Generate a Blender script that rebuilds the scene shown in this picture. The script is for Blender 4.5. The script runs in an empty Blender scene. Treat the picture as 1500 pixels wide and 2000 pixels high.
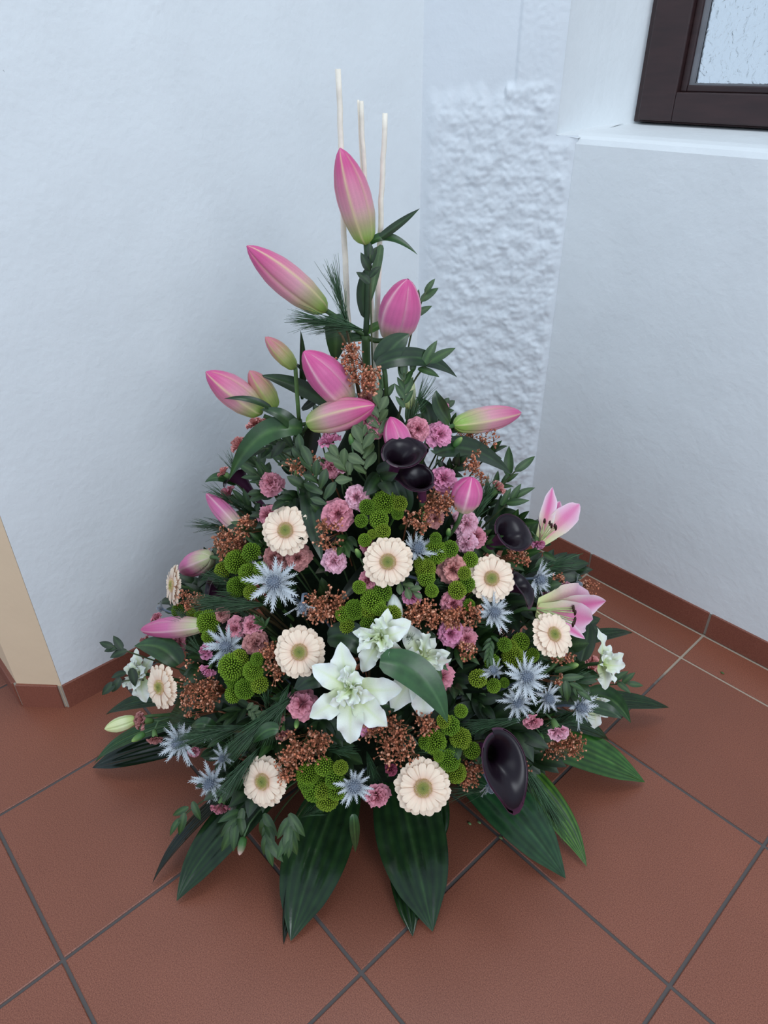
import bpy, math, random
import numpy as np
from mathutils import Vector, Matrix, noise
random.seed(7); rng = np.random.RandomState(7)
C = bpy.context.scene.collection
SC = bpy.context.scene
PI = math.pi

# ------------------------------------------------------------------ camera
F_PX = 1368.3
CAM = np.array([0.3732, -0.5919, 1.0698])
RT = np.array([0.67736, 0.73562, -0.0062]); UP = np.array([-0.39568, 0.37142, 0.83993]); FW = np.array([-0.62018, 0.56649, -0.54265])
cd = bpy.data.cameras.new('camera'); cam = bpy.data.objects.new('camera', cd); C.objects.link(cam)
cd.sensor_fit = 'VERTICAL'; cd.sensor_height = 32.0; cd.lens = F_PX / 2000 * 32.0
cd.clip_start = 0.02
cam.matrix_world = Matrix(((RT[0], UP[0], -FW[0], CAM[0]), (RT[1], UP[1], -FW[1], CAM[1]), (RT[2], UP[2], -FW[2], CAM[2]), (0, 0, 0, 1)))
SC.camera = cam
# ------------------------------------------------------------------ world and light
w = bpy.data.worlds.new('world'); SC.world = w; w.use_nodes = True
bg = w.node_tree.nodes['Background']; bg.inputs[0].default_value = (0.66, 0.82, 1.0, 1); bg.inputs[1].default_value = 0.80
def area(name, loc, target, sx, sy, power, col):
    l = bpy.data.lights.new(name, 'AREA'); l.shape = 'RECTANGLE'; l.size = sx; l.size_y = sy; l.energy = power; l.color = col
    o = bpy.data.objects.new(name, l); C.objects.link(o); o.location = loc
    o.rotation_euler = (Vector(target) - Vector(loc)).to_track_quat('-Z', 'Y').to_euler()
area('window_light', (3.2, -0.9, 2.3), (-0.4, 0.1, 0.5), 1.3, 1.6, 46, (0.88, 0.94, 1.0))
area('rear_light', (0.2, -3.6, 2.4), (-0.2, 0.2, 0.4), 1.6, 1.8, 12, (0.88, 0.94, 1.0))  # broad area light behind the camera, aimed at the bouquet
area('added_overhead_light', (-0.1, 0.0, 3.3), (-0.3, 0.05, 0.0), 0.8, 0.8, 16, (0.92, 0.96, 1.0))  # added overhead area lamp gives the leaves highlights; no window modelled there
vs = SC.view_settings; vs.view_transform = 'Standard'; vs.look = 'None'; vs.gamma = 1; vs.use_curve_mapping = False; vs.exposure = 0.0

# ------------------------------------------------------------------ helpers
def lin(c):
    c = np.array(c, float) / 255.0
    return np.where(c <= 0.04045, c / 12.92, ((c + 0.055) / 1.055) ** 2.4)
def nrm(v):
    v = np.array(v, float); n = np.linalg.norm(v); return v / n if n > 1e-9 else v
def cam2w(a, b, c):           # right, up, towards the viewer's side of the room
    return nrm(RT * a + UP * b - FW * c)
def ray(u, v): return nrm(FW + RT * (u - 750) / F_PX - UP * (v - 1000) / F_PX)
AX = np.array([-0.32, 0.03])
PZ = [0, .1, .2, .3, .45, .6, .75, .95, 1.3]; PR = [.30, .35, .365, .345, .25, .15, .075, .02, .0]
def prof(z): return np.interp(z, PZ, PR)
TS = np.arange(0.45, 2.2, 0.003)
def pos(u, v, off=0.0):
    """a point on the bouquet's conical outer surface"""
    d = ray(u, v); P = CAM[None] + TS[:, None] * d[None]
    g = np.hypot(P[:, 0] - AX[0], P[:, 1] - AX[1]) - prof(P[:, 2]) - off
    g = np.where(P[:, 2] < 0.015, 9, g)
    k = np.where(g < 0)[0]
    return P[k[0]] if len(k) else P[np.argmin(g)]
def fl(u, v, z=0.0):
    d = ray(u, v); return CAM + d * ((z - CAM[2]) / d[2])
def px(P, n): return n * float((np.array(P) - CAM) @ FW) / F_PX
def outward(P):
    o = np.array([P[0] - AX[0], P[1] - AX[1], 0.0]); return nrm(nrm(o) + np.array([0, 0, .55]))
def mesh(name, V, Fc, mat, col=None, smooth=True):
    me = bpy.data.meshes.new(name); me.from_pydata([tuple(map(float, v)) for v in V], [], [tuple(f) for f in Fc]); me.materials.append(mat)
    if col is not None:
        a = me.color_attributes.new('Col', 'FLOAT_COLOR', 'POINT')
        cc = np.ones((len(V), 4), np.float32); cc[:, :3] = col; a.data.foreach_set('color', cc.ravel())
    if smooth: me.polygons.foreach_set('use_smooth', [True] * len(me.polygons))
    return me
def link(name, me, parent=None, loc=(0, 0, 0), M=None):
    o = bpy.data.objects.new(name, me); C.objects.link(o)
    if parent: o.parent = parent
    if M is not None: o.matrix_local = M
    else: o.location = tuple(map(float, loc))
    return o
def tag(o, label=None, cat=None, group=None, kind=None):
    if label: o['label'] = label
    if cat: o['category'] = cat
    if group: o['group'] = group
    if kind: o['kind'] = kind
    return o
def thing(name, label, cat, loc, group=None):
    o = bpy.data.objects.new(name, None); C.objects.link(o); o.location = tuple(map(float, loc)); o.empty_display_size = .01
    return tag(o, label, cat, group)
def basis(z, x=None, loc=(0, 0, 0), s=1.0, sz=None):
    z = nrm(z); x = np.array([0.3, .2, 1.0]) if x is None else np.array(x, float)
    x = x - z * (x @ z)
    if np.linalg.norm(x) < 1e-4: x = np.array([1., 0, 0]) - z * z[0]
    x = nrm(x); y = np.cross(z, x); sz = s if sz is None else sz
    return Matrix(((x[0]*s, y[0]*s, z[0]*sz, loc[0]), (x[1]*s, y[1]*s, z[1]*sz, loc[1]), (x[2]*s, y[2]*s, z[2]*sz, loc[2]), (0, 0, 0, 1)))
def bez(pts, n):
    pts = [np.array(p, float) for p in pts]; t = np.linspace(0, 1, n)[:, None]
    if len(pts) == 2: return pts[0] * (1 - t) + pts[1] * t
    if len(pts) == 3: return pts[0] * (1 - t) ** 2 + 2 * pts[1] * t * (1 - t) + pts[2] * t ** 2
    return pts[0] * (1 - t) ** 3 + 3 * pts[1] * t * (1 - t) ** 2 + 3 * pts[2] * t ** 2 * (1 - t) + pts[3] * t ** 3
def tube_data(P, r, k=6, off=0):
    P = np.array(P); n = len(P); V = []; Fc = []
    r = np.ones(n) * r if np.isscalar(r) else np.array(r)
    a = np.array([.31, .2, .93])
    for i in range(n):
        T = nrm(P[min(i + 1, n - 1)] - P[max(i - 1, 0)]); s = nrm(np.cross(T, a)); b = np.cross(s, T)
        for j in range(k): V.append(P[i] + r[i] * (s * math.cos(2*PI*j/k) + b * math.sin(2*PI*j/k)))
    for i in range(n - 1):
        for j in range(k):
            j2 = (j + 1) % k; Fc.append((off+i*k+j, off+i*k+j2, off+(i+1)*k+j2, off+(i+1)*k+j))
    Fc.append(tuple(off + j for j in range(k))[::-1]); Fc.append(tuple(off+(n-1)*k+j for j in range(k)))
    return V, Fc
def sph_fib(n):
    i = np.arange(n) + .5; ph = np.arccos(1 - 2 * i / n); th = PI * (1 + 5 ** .5) * i
    return np.stack([np.cos(th)*np.sin(ph), np.sin(th)*np.sin(ph), np.cos(ph)], 1)
t_ = (1 + 5 ** .5) / 2
ICO = nrm([1, t_, 0])[None] * 0 + np.array([[-1,t_,0],[1,t_,0],[-1,-t_,0],[1,-t_,0],[0,-1,t_],[0,1,t_],[0,-1,-t_],[0,1,-t_],[t_,0,-1],[t_,0,1],[-t_,0,-1],[-t_,0,1]]) / math.hypot(1, t_)
ICF = [(0,11,5),(0,5,1),(0,1,7),(0,7,10),(0,10,11),(1,5,9),(5,11,4),(11,10,2),(10,7,6),(7,1,8),(3,9,4),(3,4,2),(3,2,6),(3,6,8),(3,8,9),(4,9,5),(2,4,11),(6,2,10),(8,6,7),(9,8,1)]

# ------------------------------------------------------------------ materials
def mat(name):
    m = bpy.data.materials.new(name); m.use_nodes = True; return m, m.node_tree, m.node_tree.nodes['Principled BSDF']
def nd(nt, t, **k):
    n = nt.nodes.new(t)
    for a, b in k.items(): setattr(n, a, b)
    return n
def vmat(name, rough=.5, spec=.5, sub=0.0, jitter=.12, nscale=120, bump=0.0, metal=0.0, coat=0.0):
    m, nt, b = mat(name)
    at = nd(nt, 'ShaderNodeAttribute', attribute_name='Col')
    tc = nd(nt, 'ShaderNodeTexCoord'); nz = nd(nt, 'ShaderNodeTexNoise'); nz.inputs['Scale'].default_value = nscale; nz.inputs['Detail'].default_value = 3
    nt.links.new(tc.outputs['Object'], nz.inputs['Vector'])
    mr = nd(nt, 'ShaderNodeMapRange'); mr.inputs['From Min'].default_value = .3; mr.inputs['From Max'].default_value = .7
    mr.inputs['To Min'].default_value = 1 - jitter; mr.inputs['To Max'].default_value = 1 + jitter
    nt.links.new(nz.outputs['Fac'], mr.inputs['Value'])
    mx = nd(nt, 'ShaderNodeVectorMath', operation='SCALE'); nt.links.new(at.outputs['Color'], mx.inputs[0]); nt.links.new(mr.outputs['Result'], mx.inputs['Scale'])
    nt.links.new(mx.outputs[0], b.inputs['Base Color'])
    b.inputs['Roughness'].default_value = rough; b.inputs['Specular IOR Level'].default_value = spec; b.inputs['Metallic'].default_value = metal
    b.inputs['Coat Weight'].default_value = coat
    if sub:
        b.inputs['Subsurface Weight'].default_value = sub; b.inputs['Subsurface Scale'].default_value = .004; b.inputs['Subsurface Radius'].default_value = (1, .7, .6)
    if bump:
        bp = nd(nt, 'ShaderNodeBump'); bp.inputs['Strength'].default_value = bump; bp.inputs['Distance'].default_value = .001
        nt.links.new(nz.outputs['Fac'], bp.inputs['Height']); nt.links.new(bp.outputs[0], b.inputs['Normal'])
    return m
M_LEAF = vmat('glossy_leaf', .34, .5, jitter=.25, nscale=60, bump=.3)
M_BIG = vmat('aspidistra', .20, .38, jitter=.3, nscale=45, bump=.4)
M_STEM = vmat('stem', .5, .4)
M_PETAL = vmat('petal', .55, .3, sub=.25, jitter=.06)
M_BUD = vmat('lily_bud', .42, .4, sub=.15, jitter=.1, nscale=90)
M_CARN = vmat('carnation_petal', .7, .2, sub=.2, jitter=.12, nscale=200)
M_CALLA = vmat('calla_spathe', .3, .3, jitter=.15, nscale=50)
M_POM = vmat('pompom', .7, .2, jitter=.15, nscale=300)
M_THI = vmat('silver_thistle', .5, .35, jitter=.12, nscale=150)
M_COP = vmat('copper_spray', .42, .5, jitter=.45, nscale=260, metal=.35)
M_STICK = vmat('peeled_stick', .6, .3, jitter=.08, nscale=80, bump=.3)
M_FOAM = vmat('floral_foam', .9, .1, jitter=.4, nscale=90, bump=1)
def plaster(name, col, bumpy=1.0):
    m, nt, b = mat(name); tc = nd(nt, 'ShaderNodeTexCoord')
    n1 = nd(nt, 'ShaderNodeTexNoise'); n1.inputs['Scale'].default_value = 9; n1.inputs['Detail'].default_value = 6
    n2 = nd(nt, 'ShaderNodeTexNoise'); n2.inputs['Scale'].default_value = 90; n2.inputs['Detail'].default_value = 4
    n3 = nd(nt, 'ShaderNodeTexNoise'); n3.inputs['Scale'].default_value = 38; n3.inputs['Detail'].default_value = 8; n3.inputs['Roughness'].default_value = .7
    for n in (n1, n2, n3): nt.links.new(tc.outputs['Object'], n.inputs['Vector'])
    r = nd(nt, 'ShaderNodeValToRGB'); r.color_ramp.elements[0].position = .35; r.color_ramp.elements[1].position = .65
    c = lin(col); r.color_ramp.elements[0].color = (*(c * .965), 1); r.color_ramp.elements[1].color = (*c, 1)
    nt.links.new(n1.outputs['Fac'], r.inputs['Fac'])
    s = nd(nt, 'ShaderNodeValToRGB'); s.color_ramp.elements[0].position = .245; s.color_ramp.elements[1].position = .27
    s.color_ramp.elements[0].color = (.45, .45, .45, 1); s.color_ramp.elements[1].color = (1, 1, 1, 1)
    nt.links.new(n3.outputs['Fac'], s.inputs['Fac'])
    mx = nd(nt, 'ShaderNodeMix', data_type='RGBA', blend_type='MULTIPLY'); mx.inputs['Factor'].default_value = 1
    nt.links.new(r.outputs[0], mx.inputs['A']); nt.links.new(s.outputs[0], mx.inputs['B']); nt.links.new(mx.outputs['Result'], b.inputs['Base Color'])
    ad = nd(nt, 'ShaderNodeMath', operation='MULTIPLY_ADD'); ad.inputs[1].default_value = .25
    nt.links.new(n2.outputs['Fac'], ad.inputs[0]); nt.links.new(n1.outputs['Fac'], ad.inputs[2])
    bp = nd(nt, 'ShaderNodeBump'); bp.inputs['Strength'].default_value = .35 * bumpy; bp.inputs['Distance'].default_value = .008
    nt.links.new(ad.outputs[0], bp.inputs['Height']); nt.links.new(bp.outputs[0], b.inputs['Normal'])
    b.inputs['Roughness'].default_value = .6; b.inputs['Specular IOR Level'].default_value = .3
    return m
M_WALL = plaster('white_plaster', (235, 239, 241)); M_ROUGH = plaster('rough_plaster', (224, 229, 234), 1.0); M_CREAM = plaster('cream_plaster', (234, 208, 176), .6)
def tile_mat(name, c1, c2, rough):
    m, nt, b = mat(name); tc = nd(nt, 'ShaderNodeTexCoord'); oi = nd(nt, 'ShaderNodeObjectInfo')
    n1 = nd(nt, 'ShaderNodeTexNoise'); n1.inputs['Scale'].default_value = 650; n1.inputs['Detail'].default_value = 2
    n2 = nd(nt, 'ShaderNodeTexNoise'); n2.inputs['Scale'].default_value = 7; n2.inputs['Detail'].default_value = 4
    ge = nd(nt, 'ShaderNodeNewGeometry')
    for n in (n1, n2): nt.links.new(ge.outputs['Position'], n.inputs['Vector'])
    r = nd(nt, 'ShaderNodeValToRGB'); r.color_ramp.elements[0].position = .3; r.color_ramp.elements[1].position = .72
    r.color_ramp.elements[0].color = (*lin(c1), 1); r.color_ramp.elements[1].color = (*lin(c2), 1)
    nt.links.new(n1.outputs['Fac'], r.inputs['Fac'])
    a = nd(nt, 'ShaderNodeMath', operation='MULTIPLY_ADD'); a.inputs[1].default_value = .12; a.inputs[2].default_value = .82; nt.links.new(oi.outputs['Random'], a.inputs[0])
    a2 = nd(nt, 'ShaderNodeMath', operation='MULTIPLY_ADD'); a2.inputs[1].default_value = .24; nt.links.new(n2.outputs['Fac'], a2.inputs[0]); nt.links.new(a.outputs[0], a2.inputs[2])
    v = nd(nt, 'ShaderNodeVectorMath', operation='SCALE'); nt.links.new(r.outputs[0], v.inputs[0]); nt.links.new(a2.outputs[0], v.inputs['Scale'])
    nt.links.new(v.outputs[0], b.inputs['Base Color'])
    bp = nd(nt, 'ShaderNodeBump'); bp.inputs['Strength'].default_value = .15; bp.inputs['Distance'].default_value = .0005
    nt.links.new(n1.outputs['Fac'], bp.inputs['Height']); nt.links.new(bp.outputs[0], b.inputs['Normal'])
    b.inputs['Roughness'].default_value = rough; b.inputs['Specular IOR Level'].default_value = .5
    return m
M_TILE = tile_mat('terracotta_tile', (112, 60, 44), (158, 98, 76), .42)
M_SKIRT = tile_mat('terracotta_skirting', (122, 68, 54), (148, 90, 72), .5)
def grout_mat():
    m, nt, b = mat('grout'); ge = nd(nt, 'ShaderNodeNewGeometry'); sx = nd(nt, 'ShaderNodeSeparateXYZ'); nt.links.new(ge.outputs['Position'], sx.inputs[0])
    n = nd(nt, 'ShaderNodeTexNoise'); n.inputs['Scale'].default_value = 25; nt.links.new(ge.outputs['Position'], n.inputs['Vector'])
    a = nd(nt, 'ShaderNodeMath', operation='MULTIPLY_ADD'); a.inputs[1].default_value = .12; nt.links.new(n.outputs['Fac'], a.inputs[0]); nt.links.new(sx.outputs['Y'], a.inputs[2])
    r = nd(nt, 'ShaderNodeValToRGB'); r.color_ramp.elements[0].position = .56; r.color_ramp.elements[1].position = .60
    r.color_ramp.elements[0].color = (*lin((92, 86, 84)), 1); r.color_ramp.elements[1].color = (*lin((176, 160, 142)), 1)
    nt.links.new(a.outputs[0], r.inputs['Fac']); nt.links.new(r.outputs[0], b.inputs['Base Color']); b.inputs['Roughness'].default_value = .9
    return m
M_GROUT = grout_mat()
def flat(name, c, rough=.8):
    m, nt, b = mat(name); n = nd(nt, 'ShaderNodeTexNoise'); n.inputs['Scale'].default_value = 40; tc = nd(nt, 'ShaderNodeTexCoord'); nt.links.new(tc.outputs['Object'], n.inputs['Vector'])
    r = nd(nt, 'ShaderNodeValToRGB'); r.color_ramp.elements[0].color = (*(lin(c) * .8), 1); r.color_ramp.elements[1].color = (*np.minimum(lin(c) * 1.2, 1), 1)
    nt.links.new(n.outputs['Fac'], r.inputs['Fac']); nt.links.new(r.outputs[0], b.inputs['Base Color']); b.inputs['Roughness'].default_value = rough
    return m
M_GPALE = flat('pale_grout', (172, 162, 148)); M_BEAD = flat('grey_bead', (118, 118, 122), .5); M_BRICK = flat('wall_core', (200, 200, 200))
def wood_mat():
    m, nt, b = mat('dark_brown_wood'); tc = nd(nt, 'ShaderNodeTexCoord'); mp = nd(nt, 'ShaderNodeMapping'); mp.inputs['Scale'].default_value = (6, 40, 40)
    n = nd(nt, 'ShaderNodeTexNoise'); n.inputs['Scale'].default_value = 2.5; n.inputs['Detail'].default_value = 6
    nt.links.new(tc.outputs['Object'], mp.inputs[0]); nt.links.new(mp.outputs[0], n.inputs['Vector'])
    r = nd(nt, 'ShaderNodeValToRGB'); r.color_ramp.elements[0].color = (*lin((32, 20, 22)), 1); r.color_ramp.elements[1].color = (*lin((66, 42, 42)), 1)
    nt.links.new(n.outputs['Fac'], r.inputs['Fac']); nt.links.new(r.outputs[0], b.inputs['Base Color']); b.inputs['Roughness'].default_value = .38
    return m
M_WOOD = wood_mat()
def glass_mat():
    m, nt, b = mat('patterned_glass'); tc = nd(nt, 'ShaderNodeTexCoord')
    n = nd(nt, 'ShaderNodeTexNoise'); n.inputs['Scale'].default_value = 70; n.inputs['Detail'].default_value = 5; n.inputs['Distortion'].default_value = 1.2
    nt.links.new(tc.outputs['Object'], n.inputs['Vector'])
    bp = nd(nt, 'ShaderNodeBump'); bp.inputs['Strength'].default_value = 1; bp.inputs['Distance'].default_value = .0035
    nt.links.new(n.outputs['Fac'], bp.inputs['Height']); nt.links.new(bp.outputs[0], b.inputs['Normal'])
    b.inputs['Base Color'].default_value = (.96, .98, 1, 1); b.inputs['Transmission Weight'].default_value = 1; b.inputs['Roughness'].default_value = .12; b.inputs['IOR'].default_value = 1.45
    return m
M_GLASS = glass_mat()

# ------------------------------------------------------------------ room
XL, YR = -0.754, 0.705          # wall planes
def box_data(x0, x1, y0, y1, z0, z1, ch=0.0):
    V = [(x0,y0,z0),(x1,y0,z0),(x1,y1,z0),(x0,y1,z0)]
    if ch:
        V += [(x0,y0,z1-ch),(x1,y0,z1-ch),(x1,y1,z1-ch),(x0,y1,z1-ch),(x0+ch,y0+ch,z1),(x1-ch,y0+ch,z1),(x1-ch,y1-ch,z1),(x0+ch,y1-ch,z1)]
        Fc = [(3,2,1,0)] + [(i,(i+1)%4,4+(i+1)%4,4+i) for i in range(4)] + [(4+i,4+(i+1)%4,8+(i+1)%4,8+i) for i in range(4)] + [(8,9,10,11)]
    else:
        V += [(x0,y0,z1),(x1,y0,z1),(x1,y1,z1),(x0,y1,z1)]
        Fc = [(3,2,1,0)] + [(i,(i+1)%4,4+(i+1)%4,4+i) for i in range(4)] + [(4,5,6,7)]
    return V, Fc
def merge(parts):
    V = []; Fc = []
    for v, f in parts:
        o = len(V); V += list(v); Fc += [tuple(o + i for i in q) for q in f]
    return V, Fc
V, Fc = box_data(-1.9, 1.9, -2.2, 1.0, -.08, -.0022)
floor = tag(link('floor', mesh('floor', V, Fc, M_GROUT, smooth=False)), kind='structure', label='terracotta tiled floor laid diagonally to the view')
T = .3; g = .0026
ys = [(-2.1, -1.8), (-1.8, -1.5), (-1.5, -1.2), (-1.2, -.9), (-.9, -.6), (-.6, -.3), (-.3, 0), (0, .3), (.3, .6), (.6, .6985)]
for i in range(-6, 6):
    for (a, b) in ys:
        x0, x1 = i * T, (i + 1) * T
        if x1 <= -.75 and a >= -.47: continue
        if x0 < -.75 < x1 and a >= -.31: x0 = -.748
        V, Fc = box_data(x0 - x0 + g, x1 - x0 - g, g, b - a - g, -.006, 0, .0012)
        link('tile', mesh('tile', V, Fc, M_TILE, smooth=False), floor, (x0, a, 0))

# left wall and its cream chamfered end
def wall_poly(name, pts, z0, z1, m, **k):
    n = len(pts); V = [(x, y, z0) for x, y in pts] + [(x, y, z1) for x, y in pts]
    Fc = [(i, (i+1) % n, n+(i+1) % n, n+i) for i in range(n)] + [tuple(range(n))[::-1], tuple(range(n, 2*n))]
    return tag(link(name, mesh(name, V, Fc, m, smooth=False)), kind='structure', **k)
wall_poly('wall_left', [(XL, -.408), (XL, .552), (XL, .95), (-1.0, .95), (-1.0, -.30)], 0, 2.7, M_WALL, label='smooth white plastered wall on the left')
wall_poly('wall_end', [(-.7545, -.4085), (-1.0, -.28), (-1.9, -.28), (-1.9, -.470), (-.818, -.470)], 0, 2.7, M_CREAM, label='cream painted chamfered end of the left wall')
# corner wall: rough plaster relief below, smooth above
P0 = np.array([XL, .548]); P1 = np.array([-.49, .707]); dv = P1 - P0; Lc = np.linalg.norm(dv); dn = np.array([dv[1], -dv[0]]) / Lc
NS, NZ = 110, 400; ZT = 1.2
V = []; 
def sm(a, b, x): t = min(1, max(0, (x - a) / (b - a))); return t * t * (3 - 2 * t)
for j in range(NZ + 1):
    z = ZT * j / NZ
    for i in range(NS + 1):
        s = i / NS; x = s * Lc
        edge = sm(0, .03, x) * sm(0, .02, Lc - x)
        jag = .012 * noise.noise(Vector((x * 40, 3, 0)))
        rough = 1 - sm(1.018 + jag, 1.036 + jag, z) if x > .165 else 1 - sm(.985 + jag * 2, 1.03 + jag * 2, z)
        fade = .35 + .65 * sm(.0, .10, x)
        q = Vector((x * 62, z * 62 * .9, 0)); q2 = Vector((x * 120, z * 120, 5))
        nse = .45 + .75 * noise.noise(q * .75) + .55 * abs(noise.noise(q * 1.2 + Vector((4, 2, 7)))) + .45 * noise.noise(q * .33 + Vector((9, 9, 9))) + .28 * noise.noise(q2)
        d = edge * (rough * (.005 + .0058 * fade * nse) )
        strip = sm(.178, .184, x) * (1 - rough)
        d += strip * (.005 + .0008 * noise.noise(q2)) * sm(0, .02, Lc - x)
        if s > .80: d *= 1 - .9 * sm(.915, .95, z) * sm(.80, .86, s)
        p = P0 + dv * s + dn * d
        V.append((p[0], p[1], z))
W_ = NS + 1
Fc = [(j*W_+i, j*W_+i+1, (j+1)*W_+i+1, (j+1)*W_+i) for j in range(NZ) for i in range(NS) if not (j * ZT / NZ > .9445 and i > NS * .855)]
Fc += []
o0 = len(V); e = P0 + dv * .855
V += [(P0[0], P0[1], ZT), (e[0], e[1], ZT), (e[0], e[1], 2.7), (P0[0], P0[1], 2.7)]; Fc.append((o0, o0+1, o0+2, o0+3))
tag(link('wall_corner', mesh('wall_corner', V, Fc, M_ROUGH)), kind='structure', label='narrow corner wall face with lumpy rough white plaster')
# right wall with the splayed window recess
ZS = .945; XR = 1.9; WX1 = .38; WT = 1.85; YF = .852
V = []; Fc = []
def quad(*p):
    o = len(V); V.extend(p); Fc.append(tuple(range(o, o + len(p))))
quad((-.492, YR, 0), (XR, YR, 0), (XR, YR, ZS - .014), (-.492, YR, ZS - .014))
prev = [(YR, ZS - .014), (YR + .004, ZS - .005), (YR + .013, ZS), (YR + .03, ZS + .004), (YF + .12, ZS + .021)]
xl = [-.492, -.493, -.497, -.50, -.50]
for k in range(4):
    quad((xl[k], prev[k][0], prev[k][1]), (XR, prev[k][0], prev[k][1]), (XR, prev[k+1][0], prev[k+1][1]), (xl[k+1], prev[k+1][0], prev[k+1][1]))
for k in range(9):      # splayed reveal, slightly hollow
    a0, a1 = k / 9, (k + 1) / 9
    f = lambda a: (e[0] + (-.462 - e[0]) * a - .012 * math.sin(PI * a), e[1] + (YF + .03 - e[1]) * a)
    p, q = f(a0), f(a1)
    quad((p[0], p[1], ZS - .01), (q[0], q[1], ZS - .01), (q[0], q[1], WT), (p[0], p[1], WT))
quad((-.462, YF + .03, ZS - .01), (-.462, .97, ZS - .01), (-.462, .97, WT), (-.462, YF + .03, WT))
quad((e[0], e[1] - .001, ZS + .001), (-.488, YR, ZS - .004), (-.480, YR + .15, ZS + .016), (-.56, YR + .15, ZS + .018))
quad((WX1, YR, ZS), (XR, YR, ZS), (XR, YR, WT), (WX1, YR, WT)); quad((WX1, YR, ZS), (WX1, YR, WT), (WX1, .97, WT), (WX1, .97, ZS))
quad((e[0], e[1], WT), (XR, YR, WT), (XR, YR, 2.7), (e[0], e[1], 2.7)); quad((e[0], e[1], WT), (e[0], .97, WT), (XR, .97, WT), (XR, YR, WT))
quad((-1.0, .97, 0), (XR, .97, 0), (XR, .97, ZS), (-1.0, .97, ZS)); quad((-1.0, .97, ZS), (-.462, .97, ZS), (-.462, .97, 2.7), (-1.0, .97, 2.7)); quad((WX1, .97, ZS), (XR, .97, ZS), (XR, .97, 2.7), (WX1, .97, 2.7))
quad((-.462, .97, WT), (WX1, .97, WT), (WX1, .97, 2.7), (-.462, .97, 2.7)); quad((-1.0, .6, 2.7), (XR, .6, 2.7), (XR, .97, 2.7), (-1.0, .97, 2.7))
me = mesh('wall_right', V, Fc, M_WALL)
tag(link('wall_right', me), kind='structure', label='white plastered wall on the right below the window')
# window
xa, xb, za, zb = -.470, WX1, .962, 1.84
def ring(x0, x1, z0, z1, t, y0, y1, tb=None):
    tb = tb or t
    return merge([box_data(x0, x0+t, y0, y1, z0, z1), box_data(x1-t, x1, y0, y1, z0, z1), box_data(x0+t, x1-t, y0, y1, z0, z0+tb), box_data(x0+t, x1-t, y0, y1, z1-tb, z1)])
V, Fc = ring(xa, xb, za, zb, .014, YF + .012, YF + .07, .004)
win = tag(link('window_1', mesh('window_1', V, Fc, M_WOOD, smooth=False)), kind='structure', label='dark brown wooden window with patterned frosted glass')
def bev(o, w):
    b = o.modifiers.new('bevel', 'BEVEL'); b.width = w; b.segments = 2
bev(win, .002)
V, Fc = ring(xa + .0145, xb - .0145, za + .004, zb - .004, .0715, YF, YF + .05, .049); s_ = link('sash', mesh('sash', V, Fc, M_WOOD, smooth=False), win); bev(s_, .0025)
V, Fc = ring(xa + .086, xb - .086, za + .053, zb - .053, .013, YF + .012, YF + .045, .011); s_ = link('inner_frame', mesh('inner_frame', V, Fc, M_WOOD, smooth=False), win); bev(s_, .002)
V, Fc = ring(xa + .099, xb - .099, za + .064, zb - .064, .008, YF + .018, YF + .034, .003); link('glazing_bead', mesh('glazing_bead', V, Fc, M_BEAD, smooth=False), win)
V, Fc = box_data(xa + .107, xb - .107, YF + .026, YF + .030, za + .067, zb - .067); link('pane', mesh('pane', V, Fc, M_GLASS, smooth=False), win)
# skirting tiles
H = .060
def skirting(name, A, B, joints, label):
    A = np.array(A); B = np.array(B); d = (B - A); L = np.linalg.norm(d); d /= L; n = np.array([d[1], -d[0]])
    def strip(s0, s1, t, h, nm, m, par, ch):
        V, Fc = box_data(s0, s1, -.006, t, 0, h, ch)
        V = [tuple(A + d * x + n * y) + (z,) for x, y, z in V]
        return link(nm, mesh(nm, V, Fc, m, smooth=False), par)
    r = strip(0, L, .0005, H - .002, name, M_GPALE, None, 0); tag(r, kind='structure', label=label)
    js = [0] + joints + [L]
    for a, b in zip(js[:-1], js[1:]): strip(a + .003, b - .003, .004, H, 'skirting_tile', M_SKIRT, r, .001)
skirting('baseboard_left', (XL, -.411), (XL, .553), [.30, .60, .9], 'terracotta skirting tiles along the left wall')
skirting('baseboard_corner', (XL, .550), (-.49, YR), [.15], 'terracotta skirting tiles across the corner')
skirting('baseboard_right', (-.492, YR), (XR, YR), [.192, .492, .792, 1.092, 1.392, 1.692, 1.992], 'terracotta skirting tiles under the right wall')
skirting('baseboard_end', (-.820, -.474), (-.7575, -.412), [.085] if 0 else [], 'small terracotta skirting tile on the cream chamfer')
skirting('baseboard_entry', (-1.9, -.474), (-.822, -.474), [.2, .5, .8], 'terracotta skirting along the cream wall')

# ------------------------------------------------------------------ flower part meshes (unit size, facing +Z)
def grid_faces(nu, nv, off=0): return [(off+i*nv+j, off+i*nv+j+1, off+(i+1)*nv+j+1, off+(i+1)*nv+j) for i in range(nu-1) for j in range(nv-1)]
def mix(a, b, t): return np.array(a) * (1 - t) + np.array(b) * t
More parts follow.
